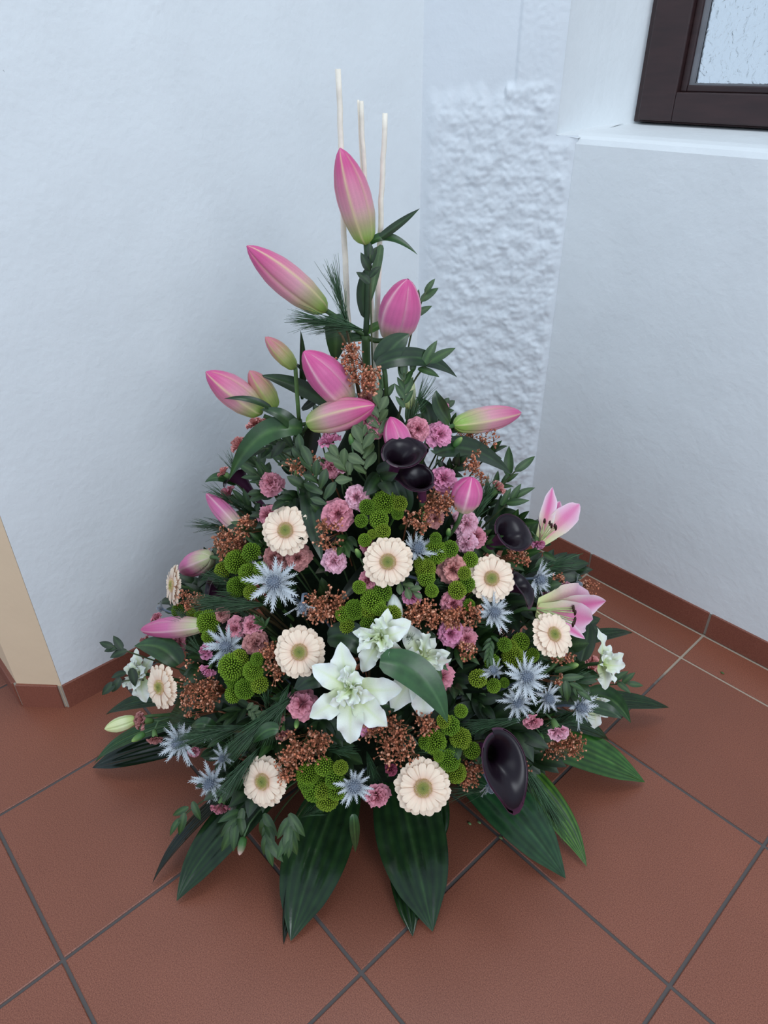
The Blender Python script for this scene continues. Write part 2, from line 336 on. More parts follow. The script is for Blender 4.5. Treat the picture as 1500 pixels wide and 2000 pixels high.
# leaf: a blade along a curve in world space
def leaf_data(P, w, N, fold=.15, pleat=0, a=.85, b=.8, nv=7, c0=(40, 70, 40), c1=(52, 84, 50), mid=(70, 100, 60), wave=0, seed=0, base=.12, curl=0):
    P = np.array(P); n = len(P); V = []; Cc = []; c0 = lin(c0); c1 = lin(c1); mid = lin(mid)
    for i in range(n):
        t = i / (n - 1); Tn = nrm(P[min(i+1, n-1)] - P[max(i-1, 0)]); S = nrm(np.cross(Tn, N)); Nn = np.cross(S, Tn)
        h = w * max(math.sin(PI * min(1, (base + (1 - base) * t)) ** a) if 0 < t < 1 else (.25 if t == 0 else 0), 0) ** b
        if t > .8: h *= 1 - .25 * ((t - .8) / .2)
        for j in range(nv):
            s = 2 * j / (nv - 1) - 1
            y = fold * abs(s) * h + (pleat * math.cos(s * 10) * (1 - abs(s)) * math.sin(PI * t)) + wave * h * math.sin(t * 14 + seed + s * 1.5) * abs(s)
            y -= curl * h * s * s
            V.append(P[i] + S * s * h + Nn * y)
            k = .5 + .5 * math.cos(s * 21 + seed + .8 * math.sin(t * 5)); c = mix(c0, c1, k)
            if abs(s) < .08: c = mix(c, mid, .6)
            Cc.append(c)
    return V, grid_faces(n, nv), Cc
def unit_leaf(name, pts, w, m, **k):
    V, Fc, Cc = leaf_data(bez(pts, k.pop('n', 8)), w, np.array([0, 0, 1.]), **k); return mesh(name, V, Fc, m, Cc)
RUSC = [unit_leaf('leaf', [(0,0,0), (.5,0,.08), (1,0,-.05)], .2, M_LEAF, n=8, nv=5, c0=(34,62,26), c1=(50,84,34), mid=(74,104,52)),
        unit_leaf('leaf', [(0,0,0), (.5,0,.15), (1,0,-.15)], .24, M_LEAF, n=8, nv=5, c0=(20,38,18), c1=(32,54,24), mid=(50,76,38)),
        unit_leaf('leaf', [(0,0,0), (.5,0,.1), (1,0,0)], .27, M_LEAF, n=8, nv=5, a=1.7, b=.7, c0=(66,86,50), c1=(84,104,62), mid=(104,122,80)),
        unit_leaf('leaf', [(0,0,0), (.5,0,.1), (1,0,-.2)], .17, M_LEAF, n=8, nv=5, c0=(38,66,30), c1=(54,84,38), mid=(76,106,54)),
        unit_leaf('leaf', [(0,0,0), (.5,0,.1), (1,0,-.1)], .22, M_LEAF, n=8, nv=5, a=1.5, b=.7, c0=(34,56,28), c1=(50,76,36), mid=(68,94,50))]
# gerbera
def gerb_petal(notch, shade, nm):
    nu, nv = 9, 5; V = []; Cc = []
    cA = lin((252, 226, 202)); cB = lin((238, 196, 172))
    for i in range(nu):
        t = i / (nu - 1); h = .045 + .105 * math.sin(min(1, t * 1.12) * PI * .5) ; h *= (1 if t < .85 else 1 - .35 * ((t - .85) / .15) ** 2)
        for j in range(nv):
            s = 2*j/(nv-1)-1; L = .2 + .8 * t
            if i == nu - 1: L -= .05 * abs(s) ** 2 + notch * (abs(s) < .1)
            V.append((L, s * h, -.03 * t * t + .035 * (1 - abs(s)) * 0 + .028 * math.cos(s * PI * 1.5) * t + .10 * math.sin(t * PI) * .5))
            Cc.append(mix(cB, cA, min(1, t * 1.6)) * shade * (1 if abs(abs(s) - .5) > .1 else .96))
    return mesh(nm, V, grid_faces(nu, nv), M_PETAL, Cc)
G_PET = [gerb_petal(.03, 1, 'petal'), gerb_petal(0, .98, 'petal'), gerb_petal(.02, .99, 'petal')]
def gerb_disc():
    V = []; Fc = []; Cc = []
    for k, p in enumerate(sph_fib(420)):
        if p[2] < .05: continue
        rr = math.hypot(p[0], p[1]) ; c = np.array([p[0] * .235, p[1] * .235, .05 + p[2] * .07]); o = len(V)
        ht = .03 if rr < .55 else .06; sz = .014
        a = nrm([p[0], p[1], 2.0]); x = nrm(np.cross(a, [0, 1, .1])); y = np.cross(a, x)
        for q in range(3): V.append(c + (x * math.cos(q*2.09+k) + y * math.sin(q*2.09+k)) * sz)
        V.append(c + a * ht); Fc += [(o, o+1, o+3), (o+1, o+2, o+3), (o+2, o, o+3)]
        col = mix(lin((142, 150, 66)), lin((206, 194, 112)), min(1, rr / .7)) if rr < .72 else (mix(lin((214, 190, 122)), lin((240, 206, 178)), (k % 3) / 2))
        if rr < .12: col = lin((70, 80, 40))
        Cc += [col] * 4
    o = len(V); n = 20
    V.append((0, 0, .10)); Cc.append(lin((110, 125, 60)))
    for r, z in ((.13, .09), (.24, .045), (.3, 0)):
        for j in range(n): V.append((r*math.cos(2*PI*j/n), r*math.sin(2*PI*j/n), z)); Cc.append(lin((150, 150, 80)) if r < .2 else lin((236, 200, 170)))
    for j in range(n):
        k = (j + 1) % n; Fc.append((o, o+1+j, o+1+k)); Fc.append((o+1+j, o+1+n+j, o+1+n+k, o+1+k)); Fc.append((o+1+n+j, o+1+2*n+j, o+1+2*n+k, o+1+n+k))
    return mesh('disc', V, Fc, M_PETAL, Cc, smooth=False)
G_DISC = gerb_disc()
# carnation
def carn_mesh(seed, cE, cC, rings, spread=1.0):
    r = random.Random(seed); V = []; Fc = []; Cc = []; cE = lin(cE); cC = lin(cC)
    for (n, el, L, wd) in rings:
        a0 = r.random() * 6
        for k in range(n):
            az = a0 + 2*PI*k/n + r.uniform(-.4, .4); e = el + r.uniform(-.2, .2); Lk = L * r.uniform(.88, 1.08); ph = r.random() * 9
            nu, nv = 6, 11; o = len(V); ca, sa = math.cos(az), math.sin(az); tw = r.uniform(-.35, .35)
            for i in range(nu):
                t = i / (nu - 1); ee = e - .55 * t * t * (1 if el < 1.2 else -.3)
                rad = Lk * (t * math.cos((e + ee) / 2)); zz = Lk * t * math.sin((e + ee) / 2)
                for j in range(nv):
                    s = 2*j/(nv-1)-1; ang = s * wd * (.35 + .65 * t)
                    ruf = t ** 1.6 * .12 * math.sin(s * 6.5 + ph) + t ** 2.5 * .04 * math.sin(s * 15 + ph * 2)
                    ser = (.028 * (1 if j % 2 else -1)) if i == nu - 1 else 0
                    R_ = rad * (1 - .12 * s * s) + ser * math.cos(ee) - ruf * math.sin(ee)
                    x = R_ * math.cos(ang); y = R_ * math.sin(ang) * 1.0 + tw * t * s * .15; z = zz + ruf * math.cos(ee) + ser * math.sin(ee)
                    V.append((x*ca - y*sa, x*sa + y*ca, z * .9 - .15))
                    f = t ** 1.6; c = mix(cC, cE, .35 + .65 * f)
                    if i == nu - 1: c = c * 1.10
                    c = c * (1 + .07 * math.sin(s * 9 + ph)); Cc.append(np.clip(c, 0, .95))
            Fc += grid_faces(nu, nv, o)
    return mesh('petals', V, Fc, M_CARN, Cc)
RG = [(6, .05, 1.0, .85), (6, .45, .92, .8), (5, .85, .86, .8), (5, 1.15, .80, .9), (4, 1.38, .74, 1.3), (3, 1.5, .62, 1.6)]
RSIDE = [(5, .70, 1.0, .85), (5, 1.0, 1.0, .8), (5, 1.2, 1.0, .8), (4, 1.42, .95, 1.1)]
CCOL = {'pink': ((230, 152, 184), (188, 92, 132)), 'rose': ((222, 148, 162), (178, 88, 108)), 'dusty': ((194, 134, 130), (146, 80, 80)), 'pale': ((236, 180, 196), (200, 120, 146)), 'salmon': ((222, 156, 150), (180, 102, 100)), 'dark': ((150, 70, 92), (110, 40, 60))}
_cm = {}
def carn(col, k, side):
    key = (col, k, side)
    if key not in _cm: _cm[key] = carn_mesh(k * 7 + (3 if side else 0), *CCOL[col], RSIDE if side else RG)
    return _cm[key]
def calyx_mesh():
    V = []; Fc = []; Cc = []; n = 10
    prf = [(0, -.95, .10), (.0, -.9, .22), (0, -.6, .30), (0, -.25, .34), (0, .05, .40)]
    for (q, z, r_) in prf:
        for j in range(n): V.append((r_*math.cos(2*PI*j/n), r_*math.sin(2*PI*j/n), z + (.14 if (z > 0 and j % 2) else 0))); Cc.append(mix(lin((62, 92, 48)), lin((112, 146, 84)), (z + 1)))
    for i in range(4):
        for j in range(n): Fc.append((i*n+j, i*n+(j+1)%n, (i+1)*n+(j+1)%n, (i+1)*n+j))
    return mesh('calyx', V, Fc, M_STEM, Cc)
CALYX = calyx_mesh()
# pompom chrysanthemum head
def pom_mesh(seed, cT, cB, n=190, w=1.0):
    r = random.Random(seed); V = []; Fc = []; Cc = []; cT = lin(cT); cB = lin(cB)
    for k, p in enumerate(sph_fib(n)):
        if p[2] < -.35: continue
        a = nrm(p); up = np.array([0, 0, 1.]); x = np.cross(a, up); x = nrm(x) if np.linalg.norm(x) > .05 else np.array([1., 0, 0]); y = np.cross(x, a)
        sc = np.array([1, 1, .80]); rt = 1.0 + r.uniform(-.05, .05); y2 = y * .05; o = len(V); ang = r.uniform(-.4, .4)
        x, y = x * math.cos(ang) + y * math.sin(ang), y * math.cos(ang) - x * math.sin(ang)
        for wd, rr, dy in ((.09, .78, 0), (.060, rt, .05)):
            for (i_, j_) in ((-1, -1), (1, -1), (1, 1), (-1, 1)): V.append((a * rr + (x * i_ * .85 + y * j_ * 1.05) * wd * w + y * dy) * sc)
        V.append((a * (rt + .05) + y * .08) * sc); Fc += [(o+q, o+(q+1) % 4, o+4+(q+1) % 4, o+4+q) for q in range(4)] + [(o+4+q, o+4+(q+1) % 4, o+8) for q in range(4)]
        cc = mix(cT, cT * .8, r.random()); Cc += [cB * .6] * 4 + [cc * .85] * 4 + [cc * 1.1]  # dark floret bases, brighter tips: shade of the gaps put into the colour
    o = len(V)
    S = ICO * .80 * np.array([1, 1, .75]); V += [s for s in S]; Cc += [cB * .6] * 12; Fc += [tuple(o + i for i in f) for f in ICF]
    return mesh('flower_head', V, Fc, M_POM, np.clip(Cc, 0, 1), smooth=False)
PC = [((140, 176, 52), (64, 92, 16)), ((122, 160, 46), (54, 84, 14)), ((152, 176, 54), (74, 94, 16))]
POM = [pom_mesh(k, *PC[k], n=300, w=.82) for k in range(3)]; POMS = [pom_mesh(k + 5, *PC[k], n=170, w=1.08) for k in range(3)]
# silver thistle
def bract_mesh(seed):
    r = random.Random(seed); V = []; Fc = []; Cc = []; n = 9; cA = lin((216, 219, 220)); cB = lin((138, 148, 160))
    def H(t): return .018 + .048 * math.sin(PI * min(1, t * 1.15) ** 1.3) if t < .9 else .03 * (1 - t) * 10 + .004
    for i in range(n + 1):
        t = i / n; z = .05 * t - .1 * t * t
        for s in (-1, 0, 1): V.append((t, s * H(t), z + .02 * abs(s))); Cc.append(mix(cB, cA, t) if s else mix(cB, cA, .7 * t + .3))
    for i in range(n):
        for j in range(2): Fc.append((i*3+j, (i+1)*3+j, (i+1)*3+j+1, i*3+j+1))
    for i in range(2, n):
        t = i / n
        for s in (-1, 1):
            o = len(V); l = .13 * (1.15 - t * .6) * r.uniform(.7, 1.3)
            V += [(t - .06, s * H(t) * .8, .012), (t + .035, s * H(t) * .8, .012), (t + .06 + l * .7, s * (H(t) + l * .6), .03 + r.uniform(-.02, .05))]; Fc.append((o, o+1, o+2)); Cc += [cB * 1.1, cA * .9, cA * 1.08]
    return mesh('bract', V, Fc, M_THI, np.clip(Cc, 0, 1), smooth=False)
BRACT = [bract_mesh(1), bract_mesh(2), bract_mesh(3)]
def thistle_cone():
    V = []; Fc = []; Cc = []
    for k, p in enumerate(sph_fib(120)):
        if p[2] < -.5: continue
        b = p * np.array([.22, .22, .34]) + np.array([0, 0, .2]); a = nrm(p + np.array([0, 0, .3])); x = nrm(np.cross(a, [0.1, 1, 0])); y = np.cross(a, x); o = len(V)
        for q in range(3): V.append(b + (x * math.cos(q*2.09) + y * math.sin(q*2.09)) * .032)
        V.append(b + a * .07); Fc += [(o, o+1, o+3), (o+1, o+2, o+3), (o+2, o, o+3)]; Cc += [lin((96, 108, 126))] * 3 + [lin((226, 230, 234))]
    o = len(V); V += [s * np.array([.21, .21, .33]) + np.array([0, 0, .2]) for s in ICO]; Cc += [lin((120, 130, 146))] * 12; Fc += [tuple(o+i for i in f) for f in ICF]
    return mesh('cone', V, Fc, M_THI, Cc, smooth=False)
T_CONE = thistle_cone()
# lily petals and bud
def lily_petal(nm, cEdge, cMid, cBase, stripe, w=.22, recurve=.5, ruffle=.05, seed=0, sw=.12, teeth=0):
    nu, nv = 15, 11; V = []; Cc = []; cEdge, cMid, cBase, stripe = map(lin, (cEdge, cMid, cBase, stripe))
    for i in range(nu):
        t = i / (nu - 1); h = w * (.22 + .78 * math.sin(PI * min(1, .12 + .88 * t) ** 1.15)) * (1 if t < .75 else math.sqrt(max(0, 1 - ((t - .75) / .25) ** 1.7)))
        a = 1.0 - recurve * 2.2 * t
        if i == 0: X, Z = 0.0, 0.0
        else: X += math.cos(a) / (nu - 1); Z += math.sin(a) / (nu - 1)
        for j in range(nv):
            s = 2*j/(nv-1)-1
            z = Z + .25 * h * abs(s) ** 1.5 + ruffle * abs(s) ** 2 * math.sin(t * 17 + seed * 2 + (2 if s > 0 else 0)) * math.sin(PI * t)
            x = X + (teeth * (1 if (i % 2) else -1) * abs(s) ** 4 * (t > .6))
            V.append((x, s * h, z))
            c = mix(cBase, mix(cMid, cEdge, abs(s) ** 1.5), min(1, t * 1.7)); 
            if abs(s) < sw + .01: c = mix(c, stripe, .75 * max(0, 1 - t * 1.1))
            Cc.append(c)
    return mesh(nm, V, grid_faces(nu, nv), M_PETAL, Cc)
WL = [lily_petal('petal', (232, 233, 230), (228, 232, 212), (194, 206, 124), (196, 212, 120), .20, .45, .09, 1),
      lily_petal('petal', (234, 235, 232), (230, 233, 218), (196, 208, 130), (200, 214, 130), .22, .55, .11, 2),
      lily_petal('petal', (240, 242, 236), (232, 238, 216), (200, 214, 140), (190, 208, 120),   .24, .25, .16, 3, teeth=.02)]
PLP = [lily_petal('petal', (240, 216, 226), (222, 116, 166), (214, 222, 150), (214, 80, 140), .17, .12, .02, 1, .2),
       lily_petal('petal', (238, 204, 218), (226, 136, 178), (220, 226, 160), (220, 100, 150), .19, .2, .03, 2, .2)]
def bud_mesh(nm, cTip, cMid, cBase, cRib, pr=None):
    nu, nv = 22, 72; V = []; Cc = []; cTip, cMid, cBase, cRib = map(lin, (cTip, cMid, cBase, cRib))
    pt = [0, .03, .1, .3, .5, .65, .8, .9, .97, 1]; pv = pr or [.12, .42, .68, .95, 1, .93, .70, .46, .22, .04]
    for i in range(nu):
        t = (i / (nu - 1)); r_ = np.interp(t, pt, pv)
        for j in range(nv):
            th = 2*PI*j/nv; lob = abs(math.cos(1.5 * th)); rib = lob ** 130; seam = (1 - lob) ** 8
            rr = r_ * (1 + .07 * lob ** 12 - .16 * (1 - lob) ** 5)
            V.append((rr * math.cos(th), rr * math.sin(th), t))
            c = mix(cBase, cMid, min(1, max(0, (t - .08) / .35))); c = mix(c, cTip, min(1, max(0, (t - .35) / .5)))
            c = mix(c, cRib, min(1, rib * .7 + seam * .35 * (t < .93))) * (1 + .05 * math.sin(th * 24)); Cc.append(c)
    Fc = [(i*nv+j, i*nv+(j+1)%nv, (i+1)*nv+(j+1)%nv, (i+1)*nv+j) for i in range(nu-1) for j in range(nv)]; Fc.append(tuple(range(nv))[::-1])
    return mesh(nm, V, Fc, M_BUD, Cc)
BUD = {'green': bud_mesh('bud', (204, 84, 138), (216, 160, 168), (146, 178, 84), (222, 206, 156)),
       'pink': bud_mesh('bud', (206, 84, 142), (214, 118, 164), (196, 196, 150), (240, 200, 204)),
       'young': bud_mesh('bud', (196, 120, 130), (172, 172, 110), (140, 170, 86), (170, 186, 100)),
       'white': bud_mesh('bud', (214, 218, 160), (222, 226, 180), (190, 206, 130), (150, 176, 90)),
       'pure': bud_mesh('bud', (226, 230, 222), (224, 228, 214), (200, 212, 170), (216, 222, 196))}
# calla
def calla_mesh():
    nu, nv = 22, 40; V = []; Cc = []; Fc = []
    cin = lin((24, 12, 22)); cout = lin((54, 26, 44)); cst = lin((84, 40, 70))
    for layer in (0, 1):
        for i in range(nu):
            v = i / (nu - 1); f = max(0, (v - .35) / .65)
            for j in range(nv):
                th = -PI + 2*PI*j/(nv-1); tipk = math.exp(-(th / .42) ** 2); c_ = (1 + math.cos(th)) / 2
                r_ = .105 + .05 * v + .41 * f ** 1.25 * (.60 + .54 * c_) + .26 * tipk * f ** 3
                z = -1.0 + 1.44 * v ** .95 - .40 * f ** 3 + .24 * c_ * f - .22 * f ** 4 * tipk
                r_ *= (1 + .14 * (j / nv - .5) * f)
                off = .014 * layer
                V.append(((r_ + off) * math.cos(th), (r_ + off) * math.sin(th), z - off * .5))
                cc = cin if layer == 0 else mix(cst, cout, v)
                if layer == 0 and v < .4: cc = cin * .6
                if v > .96: cc = mix(cc, lin((110, 56, 86)), .3)
                Cc.append(cc)
        o = layer * nu * nv; Fc += [q if layer else q[::-1] for q in grid_faces(nu, nv, o)]
    a = (nu - 1) * nv; b = nu * nv + a
    Fc += [(a+j, a+j+1, b+j+1, b+j) for j in range(nv-1)]
    return mesh('spathe', V, Fc, M_CALLA, Cc)
CALLA = calla_mesh()

# ------------------------------------------------------------------ foam core and tray
def revolve(pr, n, col, jit=0):
    V = []; Cc = []
    for (r_, z) in pr:
        for j in range(n):
            k = 1 + jit * random.uniform(-1, 1); V.append((r_*k*math.cos(2*PI*j/n), r_*k*math.sin(2*PI*j/n), z)); Cc.append(lin(col))
    m_ = len(pr); Fc = [(i*n+j, i*n+(j+1)%n, (i+1)*n+(j+1)%n, (i+1)*n+j) for i in range(m_-1) for j in range(n)]
    Fc += [tuple(range(n))[::-1], tuple((m_-1)*n+j for j in range(n))]
    return V, Fc, Cc
V, Fc, Cc = revolve([(.17, 0), (.19, .004), (.20, .045), (.195, .048), (.19, .03), (.10, .028)], 40, (30, 42, 32))
tray = link('flower_tray', mesh('flower_tray', V, Fc, M_STEM, Cc), None, (AX[0], AX[1], .001)); tag(tray, 'dark round plastic tray under the arrangement standing on the floor tiles', 'tray')
V, Fc, Cc = revolve([(.185, .030), (.21, .08), (.225, .15), (.20, .26), (.15, .38), (.095, .50), (.05, .60), (.015, .67)], 36, (22, 32, 20), .05)  # unseen foam core for the stems, shaped and coloured to darken the interior
foam = link('floral_foam', mesh('floral_foam', V, Fc, M_FOAM, Cc), None, (AX[0], AX[1], 0)); tag(foam, 'floral foam mound hidden inside the arrangement, made dark to block light there', 'floral foam')

def root_pt(P, deep=.0):
    z = max(.05, min(.60, P[2] - .55 * np.hypot(P[0]-AX[0], P[1]-AX[1]) - .05)); r_ = max(.006, np.interp(z, [0, .08, .15, .26, .38, .5, .6, .67], [.18, .2, .215, .19, .14, .085, .04, .01]) * .75)
    d = nrm(np.array([P[0]-AX[0], P[1]-AX[1]])); return np.array([AX[0] + d[0]*r_, AX[1] + d[1]*r_, z])
def add_stem(root, base, P, ax, r=.0022, col=(70, 100, 56)):
    """stem from the foam to the back of a flower; ax = flower axis"""
    L = np.linalg.norm(P - base); Q = bez([base, base + (P - base) * .4 + np.array([0, 0, .12 * L]) * 0, P - np.array(ax) * min(.05, L * .4), P], 9)
    V, Fc = tube_data(Q - base, r, 6); return link('stem', mesh('stem', V, Fc, M_STEM, [lin(col)] * len(V)), root)
def start(name, label, cat, P, group):
    b = root_pt(P); return thing(name, label, cat, b, group), b
def facing(P, spec):
    if spec is None: return nrm(outward(P) * .6 - ray_to(P) * .75)
    return cam2w(*spec)
def ray_to(P): return nrm(np.array(P) - CAM)

# ------------------------------------------------------------------ gerberas
def gerbera(u, v, r, fc, label, off=.02, roll=0):
    P = pos(u, v, off); R_ = px(P, r) * 1.07; ax = facing(P, fc)
    root, b = start('gerbera', label, 'flower', P, 'cream gerberas in the arrangement')
    M0 = basis(ax, RT, P - b)
    add_stem(root, b, P, ax, .0026)
    link('disc', G_DISC, root, M=M0 @ Matrix.Translation((0, 0, R_ * .05)) @ Matrix.Diagonal((R_ * 1.28, R_ * 1.28, R_ * 1.3, 1)))
    for k in range(40):
        inner = k >= 22; n = 18 if inner else 22
        a = 2*PI*(k % 22 if not inner else k - 22) / n + rng.uniform(-.05, .05) + roll; s = R_ * (rng.uniform(.94, 1.02) if not inner else rng.uniform(.78, .86))
        link('petal', G_PET[k % 3], root, M=M0 @ Matrix.Rotation(a, 4, 'Z') @ Matrix.Translation((0, 0, (.05 if inner else .0) * R_)) @ Matrix.Rotation(-(rng.uniform(.10, .2) if inner else rng.uniform(-.06, .08)), 4, 'Y') @ Matrix.Rotation(rng.uniform(-.15, .15), 4, 'X') @ Matrix.Scale(s, 4))
for a in [
 (559, 1036, 47, (-.1, .1, 1), 'cream gerbera in upper left, directly above the large silver-blue thistle'),
 (758, 1097, 48, (-.05, .05, 1), 'cream gerbera highest in the middle, below the lime green pompoms and beside a blue thistle'),
 (959, 1130, 45, (.05, .15, 1), 'cream gerbera on the right overlapped by a folded dark purple calla'),
 (586, 1273, 49, (-.05, .12, 1), 'cream gerbera at the upper left edge of the white double lily'),
 (341, 1143, 39, (-.84, .05, .55), 'cream gerbera seen almost edge-on at the far left under a pink bud', .03),
 (316, 1341, 43, (-.55, .0, .8), 'cream gerbera at lower left in front of the white lily', .045),
 (1079, 1240, 44, (.35, .35, .85), 'cream gerbera on the right tilted beneath the half-open pink lily', .055),
 (516, 1525, 48, (-.35, .1, .9), 'cream gerbera at the lower left edge beside the green pompom clump'),
 (826, 1537, 54, (.0, .1, 1), 'large cream gerbera lowest at the front beside the big dark leaf')]:
    gerbera(*a, roll=rng.uniform(0, 1))

# ------------------------------------------------------------------ carnations
def carnation(u, v, r, col, label, fc=None, side=False, off=.0):
    P = pos(u, v, off); R_ = px(P, r) * (1.2 if not side else 1.12); ax = facing(P, fc)
    ax = nrm(ax + rng.uniform(-.22, .22, 3))
    root, b = start('carnation', label, 'flower', P, 'pink spray carnations in the arrangement')
    add_stem(root, b, P - ax * R_ * .9, ax, .0014, (84, 112, 74))
    link('calyx', CALYX, root, M=basis(ax, None, P - ax * R_ * .30 - b, R_ * .85))
    link('petals', carn(col, rng.randint(3), side), root, M=basis(ax, None, P - b - ax * R_ * .15, R_))
U_, D_, L_, Rr = (0, 1, .3), (0, -.8, .6), (-.9, .3, .4), (.9, .2, .5)
for a in [
 (643, 861, 24, 'pink', 'pink carnation under the horizontal lily bud, seen from the side', (0, .9, .5), True),
 (731, 830, 23, 'rose', 'pink carnation touching the tip of the horizontal lily bud'),
 (817, 838, 21, 'rose', 'pink carnation at the top right of the bud behind the black callas'),
 (860, 848, 25, 'pink', 'pink carnation just left of the base of the right-pointing lily bud'),
 (497, 829, 19, 'salmon', 'salmon carnation below the left-most upper lily bud, side view', (-.6, .8, .3), True),
 (520, 826, 16, 'salmon', 'small salmon carnation behind the arching leaf at upper left', (.3, .9, .2), True),
 (466, 870, 21, 'salmon', 'salmon carnation at upper left against the wall, outside the arching leaf', (-.8, .5, .3), True),
 (437, 923, 15, 'salmon', 'small salmon carnation peeking out at the tip of the arching leaf', (-.8, .4, .3), True),
 (529, 940, 23, 'rose', 'round deep pink carnation beside the dark purple calla tube on the left', (-.1, .5, .9)),
 (445, 968, 24, 'rose', 'pink carnation on the left edge covering a pink lily bud', (-.7, .6, .5), True),
 (433, 988, 16, 'pale', 'pale pink carnation hanging over the pink lily bud at left', (-.5, -.2, .8), True),
 (523, 1006, 22, 'rose', 'deep pink carnation half behind the upper left gerbera'),
 (644, 914, 19, 'rose', 'pink carnation beside the copper spray left of the grey-green leaves'),
 (669, 917, 13, 'pale', 'small pale pink opening carnation left of the grey-green leaves', (.2, .9, .4), True),
 (697, 971, 23, 'pale', 'pale pink carnation at the left of the upper green pompom clump'),
 (661, 1004, 28, 'rose', 'large pink carnation with copper berries on it, mid centre-left'),
 (536, 1090, 24, 'dusty', 'dusty pink carnation behind the large silver thistle tips'),
 (582, 1089, 23, 'dusty', 'dusty pink carnation directly below the upper left gerbera'),
 (652, 1096, 22, 'pale', 'pale pink carnation left of the middle gerbera among green buds'),
 (719, 1066, 16, 'rose', 'rose carnation tucked behind the upper left of the middle gerbera'),
 (719, 1134, 20, 'rose', 'rose carnation below left of the middle gerbera'),
 (867, 934, 25, 'pink', 'ruffled pink carnation right of the lower black calla', (.2, .3, 1)),
 (851, 1013, 18, 'dusty', 'dusty carnation buried in copper spray below the black callas'),
 (911, 1023, 24, 'pale', 'pale pink carnation left of the right-hand black calla, uppermost of three'),
 (932, 1046, 20, 'rose', 'pink carnation in the middle of the three by the right-hand calla'),
 (909, 1064, 19, 'pale', 'pale pink carnation, lowest of three left of the right-hand calla', (-.3, -.3, .9)),
 (885, 1112, 27, 'salmon', 'salmon pink carnation left of the right gerbera'),
 (805, 1165, 19, 'pink', 'small bright pink carnation below the middle gerbera', (0, .3, .9), True),
 (886, 1180, 24, 'rose', 'pink carnation above the copper spray, below the salmon carnation'),
 (973, 953, 18, 'salmon', 'salmon carnation at the right edge against the rough wall', (.7, .5, .3), True),
 (1051, 1062, 15, 'pink', 'bright pink carnation bud between the black calla and the open pink lily', (.2, -.7, .6), True),
 (881, 1238, 24, 'pink', 'ruffled pink carnation above right of the white lilies'),
 (912, 1247, 20, 'rose', 'rose carnation right of the ruffled one above the white lilies'),
 (861, 1322, 27, 'rose', 'round pink carnation right of the long green leaf across the white lily', (.1, .3, 1)),
 (591, 1374, 28, 'rose', 'round pink carnation left of the lowest white lily', (.1, .3, 1)),
 (708, 1410, 22, 'pink', 'bright pink carnation under the lower petals of the white lily'),
 (539, 1410, 18, 'dusty', 'dusty rose carnation above the small green leaf at lower left', (-.2, .9, .4), True),
 (553, 1434, 17, 'dusty', 'dusty rose carnation right of the small green leaf at lower left', (.3, -.5, .7), True),
 (763, 1503, 14, 'dark', 'dark rose carnation bud above left of the large front gerbera', (0, .7, .6), True),
 (738, 1559, 24, 'rose', 'pink carnation at the front between thistle and large gerbera', (.2, -.3, .9)),
 (431, 1575, 21, 'rose', 'pink carnation under the lowest left thistle', (-.1, -.8, .6), True),
 (347, 1255, 22, 'rose', 'pink carnation in front of the dark pink lily bud at left', (-.2, .3, .9), True),
 (306, 1208, 14, 'rose', 'small pink carnation above the dark pink lily bud at far left', (-.5, .7, .4), True),
 (402, 1273, 17, 'pink', 'bright pink carnation left of the thistle, upper of two', (-.5, .2, .8), True),
 (405, 1311, 17, 'pink', 'bright pink carnation left of the lower left pompoms, lower of two', (-.3, -.4, .8), True),
 (460, 1228, 20, 'rose', 'rose carnation above the thistle at left, first of the trio'),
 (490, 1222, 20, 'rose', 'rose carnation at the top of the trio left of the lower left gerbera'),
 (499, 1258, 23, 'dusty', 'dusty carnation, lowest of the trio left of the lower left gerbera'),
 (431, 1254, 12, 'pale', 'tiny pale pink carnation bud lying over the left thistle', (-.9, .1, .5), True),
 (432, 1200, 14, 'dusty', 'dusty carnation beneath the small left calla'),
 (276, 1408, 20, 'dusty', 'dusty rose carnation beside the closed greenish white lily bud', (-.8, .1, .5), True),
 (303, 1443, 16, 'dusty', 'dusty rose carnation low at far left pointing down', (.1, -.8, .5), True),
 (379, 1467, 13, 'rose', 'small rose carnation behind the left thistle near the floor', (.3, -.3, .8), True),
 (282, 1254, 14, 'dusty', 'faded carnation behind the white lily at the far left', (-.6, .5, .5), True),
 (1155, 1297, 20, 'salmon', 'salmon pink carnation in front of the white lily at the far right', (.7, .0, .7), True),
 (1042, 1410, 19, 'rose', 'rose carnation bud under the right-hand thistles, left of two', (-.1, -.4, .9), True, .02),
 (1090, 1429, 23, 'pale', 'pale pink carnation under the right-hand thistles, right of two', (.2, -.5, .8), True, .045),
 (1106, 1146, 14, 'pale', 'pale peach carnation bud standing at the right edge', (0, .9, .3), True),
 (1073, 1152, 14, 'pale', 'pale pink carnation behind the blue thistle at right'),
 (1112, 1281, 13, 'dusty', 'dusty carnation just below the tilted right gerbera'),
 (715, 783, 18, 'dusty', 'dusty carnation below the upper copper spray', None, False, -.02),
 (862, 795, 17, 'pink', 'pink carnation behind the dark leaf at upper right', (0, .8, .3), True, -.01)]:
    carnation(*a)
